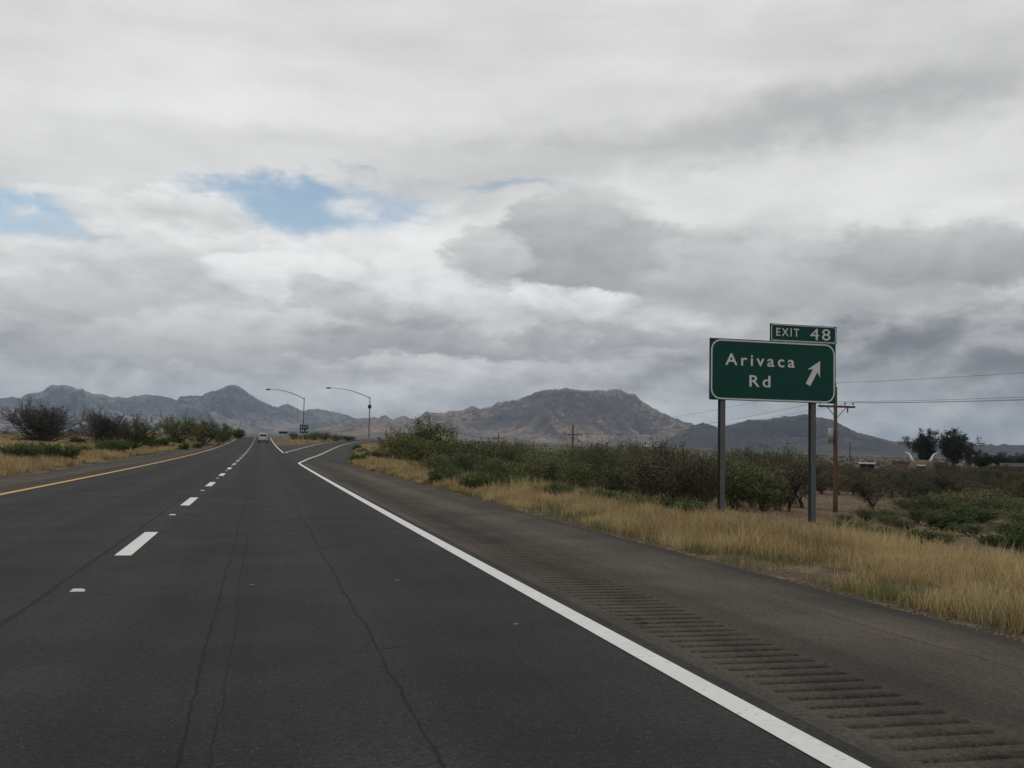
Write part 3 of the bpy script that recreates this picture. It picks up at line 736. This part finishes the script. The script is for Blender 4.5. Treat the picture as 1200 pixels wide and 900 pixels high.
def grow(rng, stems, H, spread, levels=3, kids=3, r=.03, wig=.16, up_=.25, ratio=.62, trunk=0.0, jitter=.1, lean=(.25, 1.0), rmin=.006):
    """returns segments and twig tips; stems fan out from the base (or from the top of a short trunk)"""
    segs = []; tips = []
    def branch(p, d, L, rad, lev):
        n = 3 if lev < levels else 2
        for k in range(n):
            d = d + rng.normal(size=3)*wig; d[2] += up_*.25; d /= np.linalg.norm(d)
            q = p+d*L/n; r2 = max(rad*.86, rmin)
            segs.append((p, q, rad, r2))
            if lev < levels:
                for _ in range(1 if k < n-1 else kids-1):
                    dd = d + rng.normal(size=3)*.55; dd[2] += up_*.3; dd /= np.linalg.norm(dd)
                    branch(q, dd, L*ratio*rng.uniform(.7, 1.2), max(r2*.66, rmin), lev+1)
            p, rad = q, r2
            if lev >= levels-1: tips.append(p)
    c = np.zeros(3)
    if trunk:
        a = rng.normal(size=2)*.12; m = np.array([a[0], a[1], 1.0])*trunk*.5; t = np.array([a[0]*2, a[1]*2, 1.0])*trunk
        segs.append((np.array([0, 0, -.15]), m, r*2.6, r*2.1)); segs.append((m, t, r*2.1, r*1.9)); c = t
    tot = sum(ratio**k for k in range(levels))
    for k in range(stems):
        a = 2*math.pi*(k+rng.uniform(-.35, .35))/stems; e = rng.uniform(*lean)
        d = np.array([math.cos(a)*e*spread/H, math.sin(a)*e*spread/H, 1.0]); d /= np.linalg.norm(d)
        p = c + np.array([math.cos(a), math.sin(a), 0])*jitter*rng.uniform(.2, 1) - (np.array([0, 0, .12]) if not trunk else 0)
        branch(p, d, (H-trunk)*.55*rng.uniform(.85, 1.15), r*rng.uniform(.7, 1.1), 1)
    return segs, np.array(tips)
def fit(Vs, H, Wd):
    """scale the plant so that its height and width are as asked"""
    allv = np.concatenate(Vs); h = np.percentile(allv[:, 2], 99.5); wd = np.percentile(np.abs(allv[:, :2]), 98)*2
    k = np.array([Wd/wd, Wd/wd, H/h]); return [v*k for v in Vs]
def plant(name, seed, H, Wd, leaves, leaf_size, lmat, bmat, stems=9, levels=4, kids=3, trunk=0.0, spread=None, leafspread=.12, r=.03, lean=(.25, 1.0), up_=.25, wig=.16, clump=0, rmin=.006):
    rng = np.random.default_rng(seed)
    segs, tips = grow(rng, stems, H, spread or Wd/2, levels, kids, r, trunk=trunk, lean=lean, up_=up_, wig=wig, rmin=rmin)
    Vb, Tb = seg_mesh(segs)
    Vs = [Vb]
    if leaves:
        C = tips[rng.integers(0, len(tips), leaves)]
        if clump:       # leafy masses round some of the twigs
            cc = tips[rng.choice(len(tips), min(clump, len(tips)), replace=False)]; C = cc[rng.integers(0, len(cc), leaves)]
        C = C + rng.normal(size=C.shape)*leafspread
        C[:, 2] = np.maximum(C[:, 2], .03)
        Vl, Tl = leaf_mesh(C, leaf_size, rng); Vs.append(Vl)
    Vs = fit(Vs, H, Wd)
    root = empty(name, (0, 0, 0))
    obj('trunk' if trunk else 'stems', mesh_np('stems', Vs[0], Tb), bmat, root)
    if leaves:
        obj('crown' if trunk else 'foliage', mesh_np('foliage', Vs[1], Tl, rng.uniform(0, 1, leaves)), lmat, root)
    return root
PROTO = {}
def proto(key, *a, **k):
    PROTO[key] = [plant(*a, **k), False]
proto('bare', 'bare_mesquite', 1, 3.1, 5.2, 2600, .040, m_brownl, m_twig, stems=46, levels=4, kids=3, r=.040, lean=(.0, 1.3), up_=.15, wig=.05, rmin=.009, leafspread=.06)
proto('bare2', 'bare_mesquite', 2, 3.0, 4.4, 3000, .045, m_brownl, m_twig, stems=38, levels=4, kids=3, r=.038, lean=(.0, 1.2), up_=.18, wig=.06, rmin=.012, leafspread=.07)
proto('half', 'mesquite_shrub', 3, 2.9, 4.4, 6500, .06, m_olive, m_twig2, stems=14, levels=4, kids=3, r=.05, leafspread=.13, lean=(.1, 1.3), rmin=.013)
proto('green_tree', 'mesquite_shrub', 4, 2.8, 4.6, 12000, .050, m_olive, m_twig2, stems=14, levels=4, kids=3, r=.06, leafspread=.17, lean=(.05, 1.2), clump=300, rmin=.010)
proto('thick1', 'thicket_shrub', 5, 2.0, 2.6, 3200, .042, m_olive, m_twig, stems=22, levels=3, kids=4, r=.016, leafspread=.08, lean=(.0, 1.2), up_=.6, wig=.09, rmin=.006)
proto('thick2', 'thicket_shrub', 6, 2.0, 2.8, 2700, .042, m_brownl, m_twig2, stems=22, levels=3, kids=4, r=.018, leafspread=.08, lean=(.0, 1.2), up_=.5, wig=.09, rmin=.007)
proto('thick3', 'thicket_shrub', 7, 2.0, 2.6, 3800, .040, m_green, m_twig, stems=20, levels=3, kids=4, r=.016, leafspread=.10, lean=(.0, 1.1), up_=.6, wig=.09)
proto('low1', 'green_bush', 8, 1.0, 1.9, 4200, .040, m_green, m_twig, stems=24, levels=3, kids=3, r=.012, leafspread=.05, lean=(.1, 1.3), up_=.3)
proto('low2', 'green_bush', 9, .8, 1.5, 3400, .036, m_green, m_twig, stems=20, levels=3, kids=3, r=.010, leafspread=.05, lean=(.1, 1.3), up_=.3)
proto('tree1', 'mesquite_tree', 10, 3.0, 4.2, 6000, .05, m_brownl, m_twig2, stems=6, levels=4, kids=4, trunk=.55, r=.06, leafspread=.13, lean=(.4, 1.5), up_=.2, rmin=.010, clump=260)
proto('tree2', 'mesquite_tree', 11, 3.0, 4.6, 6400, .05, m_olive_dark, m_twig2, stems=6, levels=4, kids=4, trunk=.5, r=.06, leafspread=.14, lean=(.4, 1.5), up_=.2, rmin=.010, clump=240)
proto('tall1', 'tall_tree', 12, 10.5, 9.0, 14000, .22, m_dgreen, m_twig2, stems=9, levels=4, kids=4, trunk=1.0, r=.14, leafspread=.45, lean=(.0, .7), up_=.9, clump=260)
proto('tall2', 'tall_tree', 13, 11, 11.5, 15000, .24, m_dgreen, m_twig2, stems=9, levels=4, kids=4, trunk=1.2, r=.15, leafspread=.5, lean=(.1, 1.0), up_=.6, clump=190)
rnd = random.Random(4)
def put(key, X, S, H, Wd, label, cat, group=None, rz=None, sink=.03):
    base, used = PROTO[key]
    o = base if not used else copy_tree(base)
    PROTO[key][1] = True
    ch = o.children[0].data; dims = {'bare': (3.1, 5.2), 'bare2': (3.0, 4.4), 'half': (2.9, 4.4), 'green_tree': (2.8, 4.6), 'thick1': (2.0, 2.6), 'thick2': (2.0, 2.8), 'thick3': (2.0, 2.6), 'low1': (1.0, 1.9), 'low2': (.8, 1.5), 'tree1': (3, 4.2), 'tree2': (3, 4.6), 'tall1': (10.5, 9.0), 'tall2': (11, 11.5)}[key]
    o.location = (X, S, float(ground(X, S))-sink); o.rotation_euler = (0, 0, rnd.uniform(0, 6.28) if rz is None else rz)
    k = Wd/dims[1]; o.scale = (k, k, H/dims[0])
    for q in ('group',):
        if q in o: del o[q]
    tag(o, label, cat, group); return o
def put_px(key, px, depth, wpx, toppy, label, cat, group=None, **kw):
    """plant standing on the ground in column px at a camera depth, wpx pixels wide, reaching up to image row toppy"""
    X, S = at_depth(px, depth); top = EYE+depth*ray(px, toppy)[2]; H = max(.4, top-float(ground(X, S)))
    return put(key, X, S, H, wpx*depth/F, label, cat, group, **kw)
def put_base(key, px, basepy, wpx, hpx, label, cat, group=None, **kw):
    """plant whose foot is seen at (px, basepy)"""
    X, S = hit(px, basepy); dep = float(np.dot([X, S, 0], fw)); return put(key, X, S, max(.3, hpx*dep/F), wpx*dep/F, label, cat, group, **kw)
# left verge
put_px('bare', 51, 76, 90, 471, 'large bare grey mesquite with fanned branches behind the green bushes on the verge', 'shrub')
put_px('bare2', 122, 92, 64, 482, 'bare mesquite beside a green leafed shrub on the verge beside the yellow line', 'shrub')
put_px('half', 157, 96, 58, 487, 'green brown leafed mesquite close beside a bare one on the verge beside the yellow line', 'shrub')
put_px('half', 208, 140, 54, 486, 'dark mesquite in the clump nearest the road crest on the verge beside the yellow line', 'shrub', 'mesquites in the clump near the road crest')
put_px('half', 238, 150, 52, 487, 'dark mesquite in the clump nearest the road crest on the verge beside the yellow line', 'shrub', 'mesquites in the clump near the road crest')
put_px('green_tree', 262, 190, 24, 496, 'dark mesquite in the clump nearest the road crest on the verge beside the yellow line', 'shrub', 'mesquites in the clump near the road crest')
put_px('low1', 279, 235, 14, 502, 'small dark bush at the very crest of the road beside the yellow line', 'bush')
for px, base, wp, hp in ((24, 539, 42, 19), (46, 539, 42, 21), (68, 541, 44, 21)):
    put_base('low1', px, base, wp, hp, 'low green bush at the foot of the large bare grey mesquite', 'bush', 'green bushes below the large bare mesquite')
put_base('low1', 133, 532, 34, 18, 'rounded dark green bush below the green brown mesquite', 'bush')
for px, base, wp, hp in ((97, 531, 20, 9), (120, 531, 22, 12), (176, 525, 20, 12), (190, 524, 20, 11), (206, 520, 18, 9), (216, 527, 12, 8), (232, 525, 11, 7), (247, 515, 14, 8), (258, 517, 10, 6), (8, 540, 20, 9), (90, 522, 26, 10), (150, 528, 26, 12), (170, 521, 24, 12), (30, 519, 26, 7)):
    put_base('low2', px, base, wp, hp, 'small green bush dotted in the dry grass of the verge beside the yellow line', 'bush', 'small bushes in the yellow line verge grass')
# gore island
for px, dep, wp, top in ((344, 226, 14, 505), (368, 222, 18, 504), (380, 228, 18, 505), (394, 235, 18, 508), (408, 240, 20, 510), (357, 232, 14, 508)):
    put_px('half', px, dep, wp, top, 'grey brown shrub in the gore island near the street lights', 'shrub', 'shrubs on the gore island')
# bank right of the ramp
for key, px, base, wp, hp in (('low1', 419, 541, 17, 9), ('low1', 440, 539, 28, 11), ('low2', 426, 532, 13, 7), ('low2', 419, 527, 12, 6)):
    put_base(key, px, base, wp, hp, 'green bush on the grassy bank beside the exit ramp', 'bush', 'bushes on the ramp bank')
put_px('green_tree', 494, 62, 96, 490, 'tall open green mesquite with dark trunks at the ramp end of the thicket', 'shrub')
put_px('half', 467, 76, 48, 503, 'leafy mesquite beside the tall open one at the ramp end of the thicket', 'shrub')
# the thicket behind the roadside grass
TL = {'thick1': 'olive green shrub of the thicket behind the roadside grass', 'thick2': 'grey brown shrub of the thicket behind the roadside grass', 'thick3': 'fresh green shrub of the thicket behind the roadside grass'}
TR = [' at its front edge', ' just behind its front edge', ' in its middle', ' at its back']
def top_line(px): return np.interp(px, [430, 540, 600, 650, 690, 740, 790, 830, 870, 910, 960, 1000], [528, 524, 519, 516, 513, 517, 523, 527, 530, 528, 538, 545])
for row, (da, db, dpx, dtop) in enumerate(((31, 36, 40, 16), (38, 44, 32, 6), (46, 54, 28, 0), (58, 70, 25, 0))):
    px = 535+row*7.0 - row*25
    while px < (930 if row else 850):
        dep = rnd.uniform(da, db); key = rnd.choice(['thick1', 'thick1', 'thick1', 'thick3'] if px < 740 else ['thick2', 'thick1', 'thick1', 'thick2'])
        if row == 0 and px > 760: key = 'thick2'
        top = float(top_line(px))+dtop+rnd.uniform(-9, 18)
        put_px(key, px, dep, rnd.uniform(44, 84)*(36/dep)**.5, top, TL[key]+TR[row], 'shrub', 'thicket shrubs %s %d' % (key[-1], row))
        px += dpx*rnd.uniform(.75, 1.25)
# weeds and low bushes in front of the thicket
for px, dep, wp, top in ((560, 29, 40, 553), (610, 27.5, 44, 557), (650, 25, 50, 565), (700, 24, 46, 572), (742, 22.5, 34, 581), (775, 23, 30, 583), (812, 22, 36, 588), (520, 34, 36, 545), (585, 30, 34, 550)):
    put_px('low1', px, dep, wp, top, 'low green bush between the dry grass and the thicket', 'bush', 'low bushes before the thicket')
# open slope right of the sign
for px, py, wp, hp, lab in ((1040, 634, 40, 15, 0), (1075, 636, 40, 17, 0), (1112, 622, 52, 22, 0), (1150, 612, 40, 18, 0), (1172, 601, 44, 22, 0), (1199, 648, 34, 38, 0), (1085, 606, 80, 28, 1), (1125, 601, 70, 26, 1), (1060, 622, 34, 15, 1), (1150, 595, 60, 24, 1), (1190, 606, 50, 24, 1), (1100, 590, 60, 16, 1), (1010, 622, 30, 12, 1), (990, 612, 26, 12, 1), (1035, 608, 40, 14, 1), (1140, 628, 50, 16, 1), (1180, 628, 46, 18, 1), (1060, 596, 40, 12, 1), (1170, 640, 40, 14, 0), (1000, 632, 30, 10, 0), (1130, 612, 44, 18, 0), (985, 622, 34, 13, 1), (1015, 610, 40, 16, 1), (1045, 618, 44, 16, 1), (1110, 636, 44, 14, 1), (1155, 606, 60, 24, 1), (1195, 620, 50, 24, 1), (1075, 614, 50, 20, 1), (1195, 590, 50, 22, 1)):
    key = 'low1' if lab == 0 else 'thick1'
    put_base(key, px, py, wp, hp, 'green bush on the slope between the roadside grass and the mesquite wood' if lab == 0 else 'olive scrub on the slope between the roadside grass and the mesquite wood', 'bush' if lab == 0 else 'shrub', 'bushes on the slope right of the sign' if lab == 0 else 'olive scrub on the slope')
# mesquites of the flat below the road
put_px('tree1', 1023, 68, 66, 548, 'grey brown mesquite with a forked dark trunk on bare tan ground near the wooden pole', 'tree')
for px, dep in ((865, 52), (893, 46), (908, 60), (925, 50), (880, 70), (940, 66)):
    put_px('tree1', px, dep, rnd.uniform(58, 76), float(top_line(px))+rnd.uniform(-4, 8), 'dark mesquite between the posts of the exit sign', 'tree', 'mesquites seen between the sign posts')
row = []
for dep, dpx, top in ((88, 30, 556), (108, 24, 551), (132, 20, 549), (165, 18, 546), (205, 17, 545)):
    px = 955+rnd.uniform(0, 14)
    while px < 1225:
        if not (dep < 100 and px < 1045):
            k = rnd.choice(['tree1', 'tree2', 'tree2'])
            put_px(k, px, dep*rnd.uniform(.94, 1.06), rnd.uniform(40, 60)*(100/dep)**.5, top+rnd.uniform(-2, 7), ('dark' if k == 'tree1' else 'olive')+' mesquite tree '+{88: 'at the near edge of the wood below the road', 108: 'in the second rank of the wood below the road', 132: 'deep in the wood below the road', 165: 'towards the far side of the wood below the road', 205: 'at the far edge of the wood before the buildings'}[dep], 'tree', 'mesquite trees %s %d' % (k[-1], dep))
        px += dpx*rnd.uniform(.7, 1.3)
# tall trees by the far building
put_px('tall1', 1083, 375, 28, 504, 'tall dark tree behind the two white horns', 'tree')
put_px('tall1', 1117, 365, 36, 504, 'broader tall dark tree beside the horned building', 'tree')
put_px('tall1', 1138, 380, 16, 521, 'short dark tree between the broader tall tree and the white mast', 'tree')
for px, dep, wp, top in ((1152, 330, 30, 531), (1175, 340, 30, 531), (1198, 330, 32, 532), (1222, 335, 32, 531)):
    put_px('tall2', px, dep, wp, top, 'low dark tree in the row behind the white shed', 'tree', 'row of low dark trees by the far building')
for k, (o, used) in PROTO.items():
    if not used:
        for c in list(o.children): bpy.data.objects.remove(c)
        bpy.data.objects.remove(o)

# far scrub, past counting
rng = np.random.default_rng(77)
def far_scrub():
    n = 9000
    az = rng.uniform(-.36, .86, n); dep = np.exp(rng.uniform(math.log(70), math.log(2600), n))
    X = dep*np.sin(az); S = dep*np.cos(az)
    keep = ((X > xe(S)+14) & (dep > 75) & ~((az > .50) & (dep < 150))) | ((X < -40) & (dep > 420))
    keep &= fbm(X/60, S/60, 3, 61) > .42
    X, S, dep = X[keep], S[keep], dep[keep]; z = ground(X, S)
    k = 26; R_ = rng.uniform(.6, 1.5, len(X))*(1+dep/1500); Hh = R_*rng.uniform(.7, 1.2, len(X))
    u = rng.normal(size=(len(X), k, 3)); u /= np.linalg.norm(u, axis=2)[..., None]; u[..., 2] = np.abs(u[..., 2])
    C = np.stack([X, S, z], 1)[:, None, :] + u*np.stack([R_, R_, Hh], 1)[:, None, :]*rng.uniform(.45, 1, (len(X), k, 1))
    C = C.reshape(-1, 3); size = np.repeat(R_*.26, k)
    V_, T_ = leaf_mesh(C, 1.0, rng, asp=.8)
    V_ = (V_.reshape(-1, 4, 3)-C[:, None])*size[:, None, None]+C[:, None]
    return mesh_np('scrub', V_.reshape(-1, 3), T_, rng.uniform(0, 1, len(T_)))
tag(obj('desert_scrub', far_scrub(), m_brownl), 'dark scrub scattered over the far desert plain', 'scrub', kind='stuff')

# ------------------------------------------------------------------ grass
def blades(X, S, h, wd, rng, lean=.35, zoff=0.0):
    n = len(X); z = ground(X, S)-.035+zoff
    a = rng.uniform(0, 6.283, n); l = rng.uniform(.05, lean, n)*h; b = rng.uniform(0, 6.283, n)
    wx, wy = np.cos(b)*wd/2, np.sin(b)*wd/2; lx, ly = np.cos(a)*l, np.sin(a)*l
    P0 = np.stack([X, S, z], 1)
    W_ = np.stack([wx, wy, wx*0], 1); M_ = np.stack([lx*.35, ly*.35, h*.55], 1); T_ = np.stack([lx, ly, h*np.sqrt(1-np.clip(l/h, 0, .8)**2)], 1)
    V = np.stack([P0-W_, P0+W_, P0+M_-W_*.8, P0+M_+W_*.8, P0+T_], 1).reshape(-1, 3)
    o = (np.arange(n)*5)[:, None]
    T = np.concatenate([o+np.array([[0, 1, 3]]), o+np.array([[0, 3, 2]]), o+np.array([[2, 3, 4]])])
    t = np.tile(np.clip(rng.normal(.48, .26, n) + (fbm(X*.9, S*.9, 4, 8)-.5)*1.5, 0, 1), 3)
    return V, T, t
def scatter(n, slo, shi, off_lo, off_hi, side, rng, bias=1.0):
    S = slo*(shi/slo)**rng.uniform(0, 1, n)
    off = off_lo+(off_hi-off_lo)*rng.uniform(0, 1, n)**bias
    X = (xe(S)+off) if side > 0 else (xw(S)-off)
    az = np.arctan2(X, S); k = (az > -.40) & (az < .88)
    return X[k], S[k], off[k]
def join(parts):
    V, T, t, o = [], [], [], 0
    for v, f, c in parts: V.append(v); T.append(f+o); t.append(c); o += len(v)
    return np.concatenate(V), np.concatenate(T), np.concatenate(t)
rng = np.random.default_rng(5)
parts = []
for (n, a, b, lo, hi, h0, h1) in ((190000, 4.5, 26, .30, 4.6, .10, .40), (90000, 24, 75, .35, 5.5, .14, .48), (30000, 70, 190, .4, 7.0, .22, .54), (36000, 10, 70, 4.2, 22, .08, .28), (16000, 60, 160, 6, 40, .15, .40)):
    X, S, off = scatter(n, a, b, lo, hi, 1, rng, 1.0)
    dn = fbm(X*.45, S*.45, 3, 91); tuft = fbm(X*1.5, S*1.5, 3, 33)
    lim = np.where(off > 5.5, .52, .31+.12*sst(off, 1.4, .3))
    k = (dn*.6+tuft*.4 > lim); X, S, off, dn, tuft = X[k], S[k], off[k], dn[k], tuft[k]
    h = rng.uniform(h0, h1, len(X))*(.15+.80*dn+1.45*(tuft-.30))*rng.choice([.55, 1.0, 1.0, 1.25], len(X))*np.clip(.40+off*.45, .40, 1.0)*np.where((off > 3.0) & (S < 40), .72, 1.0)
    wd = .0032+.00036*S
    parts.append(blades(X, S, h, wd, rng, .75))
for (n, a, b, lo, hi) in ((52000, 22, 80, .6, 9.0), (34000, 75, 230, .6, 14.0), (16000, 50, 140, 8, 26)):
    X, S, off = scatter(n, a, b, lo, hi, -1, rng)
    dn = fbm(X*.4, S*.4, 3, 47); k = dn > .36; X, S, off, dn = X[k], S[k], off[k], dn[k]
    h = rng.uniform(.2, .5, len(X))*(.5+.8*dn)*np.clip(.4+off*.4, .4, 1)
    parts.append(blades(X, S, h, .0065+.00042*S, rng))
# gore island grass
S = rng.uniform(186, 262, 7000); X = XR+3.2+(ramp_l(S)-2.0-XR-3.2)*rng.uniform(0, 1, 7000); k = ramp_l(S)-2.0 > XR+3.2
X, S = X[k], S[k]; parts.append(blades(X, S, rng.uniform(.2, .5, len(X)), .09+0*S, rng))
V, T, t = join(parts)
tag(obj('dry_grass', mesh_np('dry_grass', V, T, t), m_grass), 'tall straw coloured grass along both verges of the highway', 'grass', kind='stuff')
# green grey weeds along the pavement edge
parts = []
nt = 620
for side, n, a, b in ((1, 520, 5, 120), (-1, 220, 20, 160)):
    S0 = a*(b/a)**rng.uniform(0, 1, n); off0 = rng.uniform(.15, 1.0, n)+np.where(rng.uniform(0, 1, n) < .35, rng.uniform(0, 2.6, n), 0)
    for s0, f0 in zip(S0, off0):
        if rng.uniform() > .15+.9*vnoise(np.array([s0*.5]), np.array([side*3.0]), 12)[0]**1.5: continue
        m_ = int(30+60*rng.uniform()); rad = rng.uniform(.06, .26)*(1+s0/60)
        X = (xe(s0)+f0 if side > 0 else xw(s0)-f0)+rng.normal(size=m_)*rad*.55; S = s0+rng.normal(size=m_)*rad
        k = (X > xe(S)+.05) if side > 0 else (X < xw(S)-.05); X, S = X[k], S[k]
        if len(X): parts.append(blades(X, S, rng.uniform(.03, .22, len(X))*rng.uniform(.5, 1.2), .005+.00040*S, rng, .8))
V, T, t = join(parts)
tag(obj('roadside_weeds', mesh_np('roadside_weeds', V, T, t), m_weed), 'grey green weed tufts along the pavement edges', 'weeds', kind='stuff')
# gravel at the pavement edge
def gravel():
    n = 4200; S = 4.5*(90/4.5)**rng.uniform(0, 1, n); side = rng.uniform(0, 1, n) < .75
    off = np.abs(rng.normal(0, .28, n))-.06
    X = np.where(side, xe(S)+off, xw(S)-off); r = rng.uniform(.004, .018, n)*(.8+S/60)
    z = np.where(off < 0, prof(S)-.004, ground(X, S)-.03)+r*.3
    C = np.stack([X, S, z], 1)
    base = np.array([[1, 0, 0], [-.5, .8, 0], [-.5, -.8, 0], [0, 0, .8], [0, 0, -.8]])
    V = C[:, None]+(base[None]*rng.uniform(.6, 1.3, (n, 5, 1)))*r[:, None, None]
    T = (np.arange(n)*5)[:, None, None]+np.array([[0, 1, 3], [1, 2, 3], [2, 0, 3], [1, 0, 4], [2, 1, 4], [0, 2, 4]])[None]
    return mesh_np('gravel', V.reshape(-1, 3), T.reshape(-1, 3))
tag(obj('gravel', gravel(), m_gravel), 'loose gravel along the broken edges of the shoulders', 'gravel', kind='stuff')

# ------------------------------------------------------------------ car
def car(X, S):
    z0 = float(prof(S))+.006; o = empty('car', (X, S, z0)); tag(o, 'silver car driving away in the right lane near the crest', 'car')
    def loft(secs, name, m, smooth=True):
        b = MB(); n = len(secs[0]); V = [p for s_ in secs for p in s_]; Fc = []
        for i in range(len(secs)-1):
            for k in range(n): j = (k+1) % n; Fc.append((i*n+k, i*n+j, (i+1)*n+j, (i+1)*n+k))
        Fc += [tuple(range(n))[::-1], tuple(range((len(secs)-1)*n, len(secs)*n))]
        return b.add(V, Fc).build(name, m, o, smooth)
    def sec(y, w_, z_0, z_1, r=.14):
        return [(x, y, z) for x, z in rounded(-w_, z_0, w_, z_1, r, 3)]
    body = loft([sec(-2.30, .82, .42, .92), sec(-2.22, .90, .30, 1.02), sec(-1.2, .93, .25, 1.06), sec(.9, .93, .25, 1.05), sec(1.5, .91, .26, .98), sec(2.15, .86, .30, .86), sec(2.30, .74, .40, .74)], 'body', m_silver)
    cab = loft([sec(-2.18, .70, .98, 1.10, .05), sec(-1.95, .74, .98, 1.62, .12), sec(-1.5, .74, .98, 1.74, .14), sec(-.2, .74, .98, 1.76, .14), sec(.35, .72, .98, 1.66, .12), sec(1.15, .66, .98, 1.06, .04)], 'cabin', m_silver)
    MB().add([(-.62, -2.195, 1.10), (.62, -2.195, 1.10), (.58, -1.985, 1.56), (-.58, -1.985, 1.56)], [(0, 1, 2, 3)]).build('rear_window', m_glass, o)
    MB().add([(-.58, 1.06, 1.13), (.58, 1.06, 1.13), (.56, .46, 1.60), (-.56, .46, 1.60)], [(0, 1, 2, 3)]).build('windscreen', m_glass, o)
    for sx in (-1, 1):
        MB().box((sx*.745-.008, -1.8, 1.12), (sx*.745+.008, .3, 1.55), .95).build('side_window', m_glass, o)
        MB().box((sx*.80-.09, -2.325, .74), (sx*.80+.09, -2.20, 1.0)).build('tail_light', m_red, o, bevel=.02)
        MB().box((sx*1.0-.08, .55, 1.02), (sx*1.0+.08, .68, 1.16)).build('wing_mirror', m_silver, o, bevel=.02)
        for y in (-1.4, 1.45):
            wh = MB().tube([(sx*.78-.11, y, .33), (sx*.78+.11, y, .33)], .33, 18).build('wheel', m_tyre, o)
            MB().tube([(sx*.78+sx*.112-.006, y, .33), (sx*.78+sx*.112+.006, y, .33)], .19, 12).build('rim', m_alu, wh)
    MB().box((-.86, -2.38, .40), (.86, -2.22, .64)).build('rear_bumper', m_silver, o, bevel=.04)
    MB().box((-.26, -2.334, .72), (.26, -2.318, .87)).build('licence_plate', m_signw, o)
    return o
car(.38, 199)

# ------------------------------------------------------------------ far buildings
def far_at(px, depth):
    X, S = at_depth(px, depth); return X, S, float(ground(X, S)), math.atan2(-X, S)*1.0
X, S, z, a = far_at(1080, 350)
b = empty('horned_building', (X, S, z), -math.atan2(X, S)); tag(b, 'low tan building with two white curved horns on its rounded front', 'building')
wl_ = MB(); wl_.lathe([(4.6, -.4), (4.4, 2.0), (3.8, 3.2), (3.0, 4.0), (1.6, 4.3), (.3, 4.35)], 9).build('rounded_front', m_stucco, b)
MB().box((-9.5, 4, -.4), (8.5, 13, 3.4)).build('wall', m_stucco, b)
MB().box((-9.8, 3.7, 3.4), (8.8, 13.3, 3.75)).build('roof', m_stucco, b)
MB().box((-1.6, -5.2, 2.3), (1.3, -3.7, 2.75)).build('awning', m_roofw, b)
MB().box((-1.1, -4.6, 0), (.9, -4.2, 2.25)).build('door', m_glass, b)
for sx, k in ((-1, 1.0), (1, 1.0)):
    pts = [(sx*2.6, -.6, 4.0), (sx*3.2, -.6, 4.8), (sx*3.5, -.6, 5.7), (sx*4.1, -.6, 6.5), (sx*5.2, -.6, 6.9)]
    MB().tube(pts, [.42, .38, .32, .22, .08], 10).build('horn', m_horn, b, True)
def shed(px, depth, wd, dp, ht, m_w, m_r, label, name, openf=False):
    X, S, z, a = far_at(px, depth); o = empty(name, (X, S, z), -math.atan2(X, S)); tag(o, label, 'building')
    if openf:
        for x in (-wd/2+.1, wd/2-.1, 0):
            for y in (-dp/2+.1, dp/2-.1): MB().box((x-.08, y-.08, -.3), (x+.08, y+.08, ht)).build('post', m_lamp, o)
        MB().box((-wd/2, dp/2-.3, -.3), (wd/2, dp/2-.18, ht-.02)).build('back_wall', m_dark, o)
        MB().box((-wd/2-.3, -dp/2-.3, ht), (wd/2+.3, dp/2+.3, ht+.45)).build('roof', m_r, o)
    else:
        MB().box((-wd/2, -dp/2, -.3), (wd/2, dp/2, ht)).build('wall', m_w, o)
        MB().add([(-wd/2-.3, -dp/2-.3, ht), (wd/2+.3, -dp/2-.3, ht), (wd/2+.3, dp/2+.3, ht), (-wd/2-.3, dp/2+.3, ht), (-wd/2-.3, 0, ht+1.1), (wd/2+.3, 0, ht+1.1)], [(3, 2, 1, 0), (0, 1, 5, 4), (2, 3, 4, 5), (1, 2, 5), (3, 0, 4)]).build('roof', m_r, o)
        for x in (-wd*.28, wd*.2): MB().box((x-.5, -dp/2-.03, .9), (x+.5, -dp/2+.02, 2.0)).build('window', m_glass, o)
        MB().box((-.1*wd-.45, -dp/2-.03, -.1), (-.1*wd+.45, -dp/2+.02, 2.0)).build('door', m_dark, o)
    return o
shed(1016, 300, 4.2, 4, 2.7, None, m_roofw, 'small open carport with a pale flat roof among the mesquites', 'carport', True)
shed(1149, 345, 5.5, 5, 2.6, m_roofw, m_stucco, 'small white walled shed right of the tall dark trees', 'shed')
shed(1192, 310, 9, 6, 2.8, m_stucco, m_dark, 'tan shed with a dark roof below the row of low trees', 'shed')
X, S, z, a = far_at(1141, 340)
tk = empty('white_mast', (X, S, z)); tag(tk, 'white mast standing between the tall trees and the white shed', 'mast')
MB().lathe([(.30, -.3), (.28, 3.0), (.20, 5.2)], 10).build('pole', m_roofw, tk); MB().lathe([(.1, 5.0), (.55, 5.2), (.5, 5.9), (.1, 6.1)], 10).build('head', m_roofw, tk)
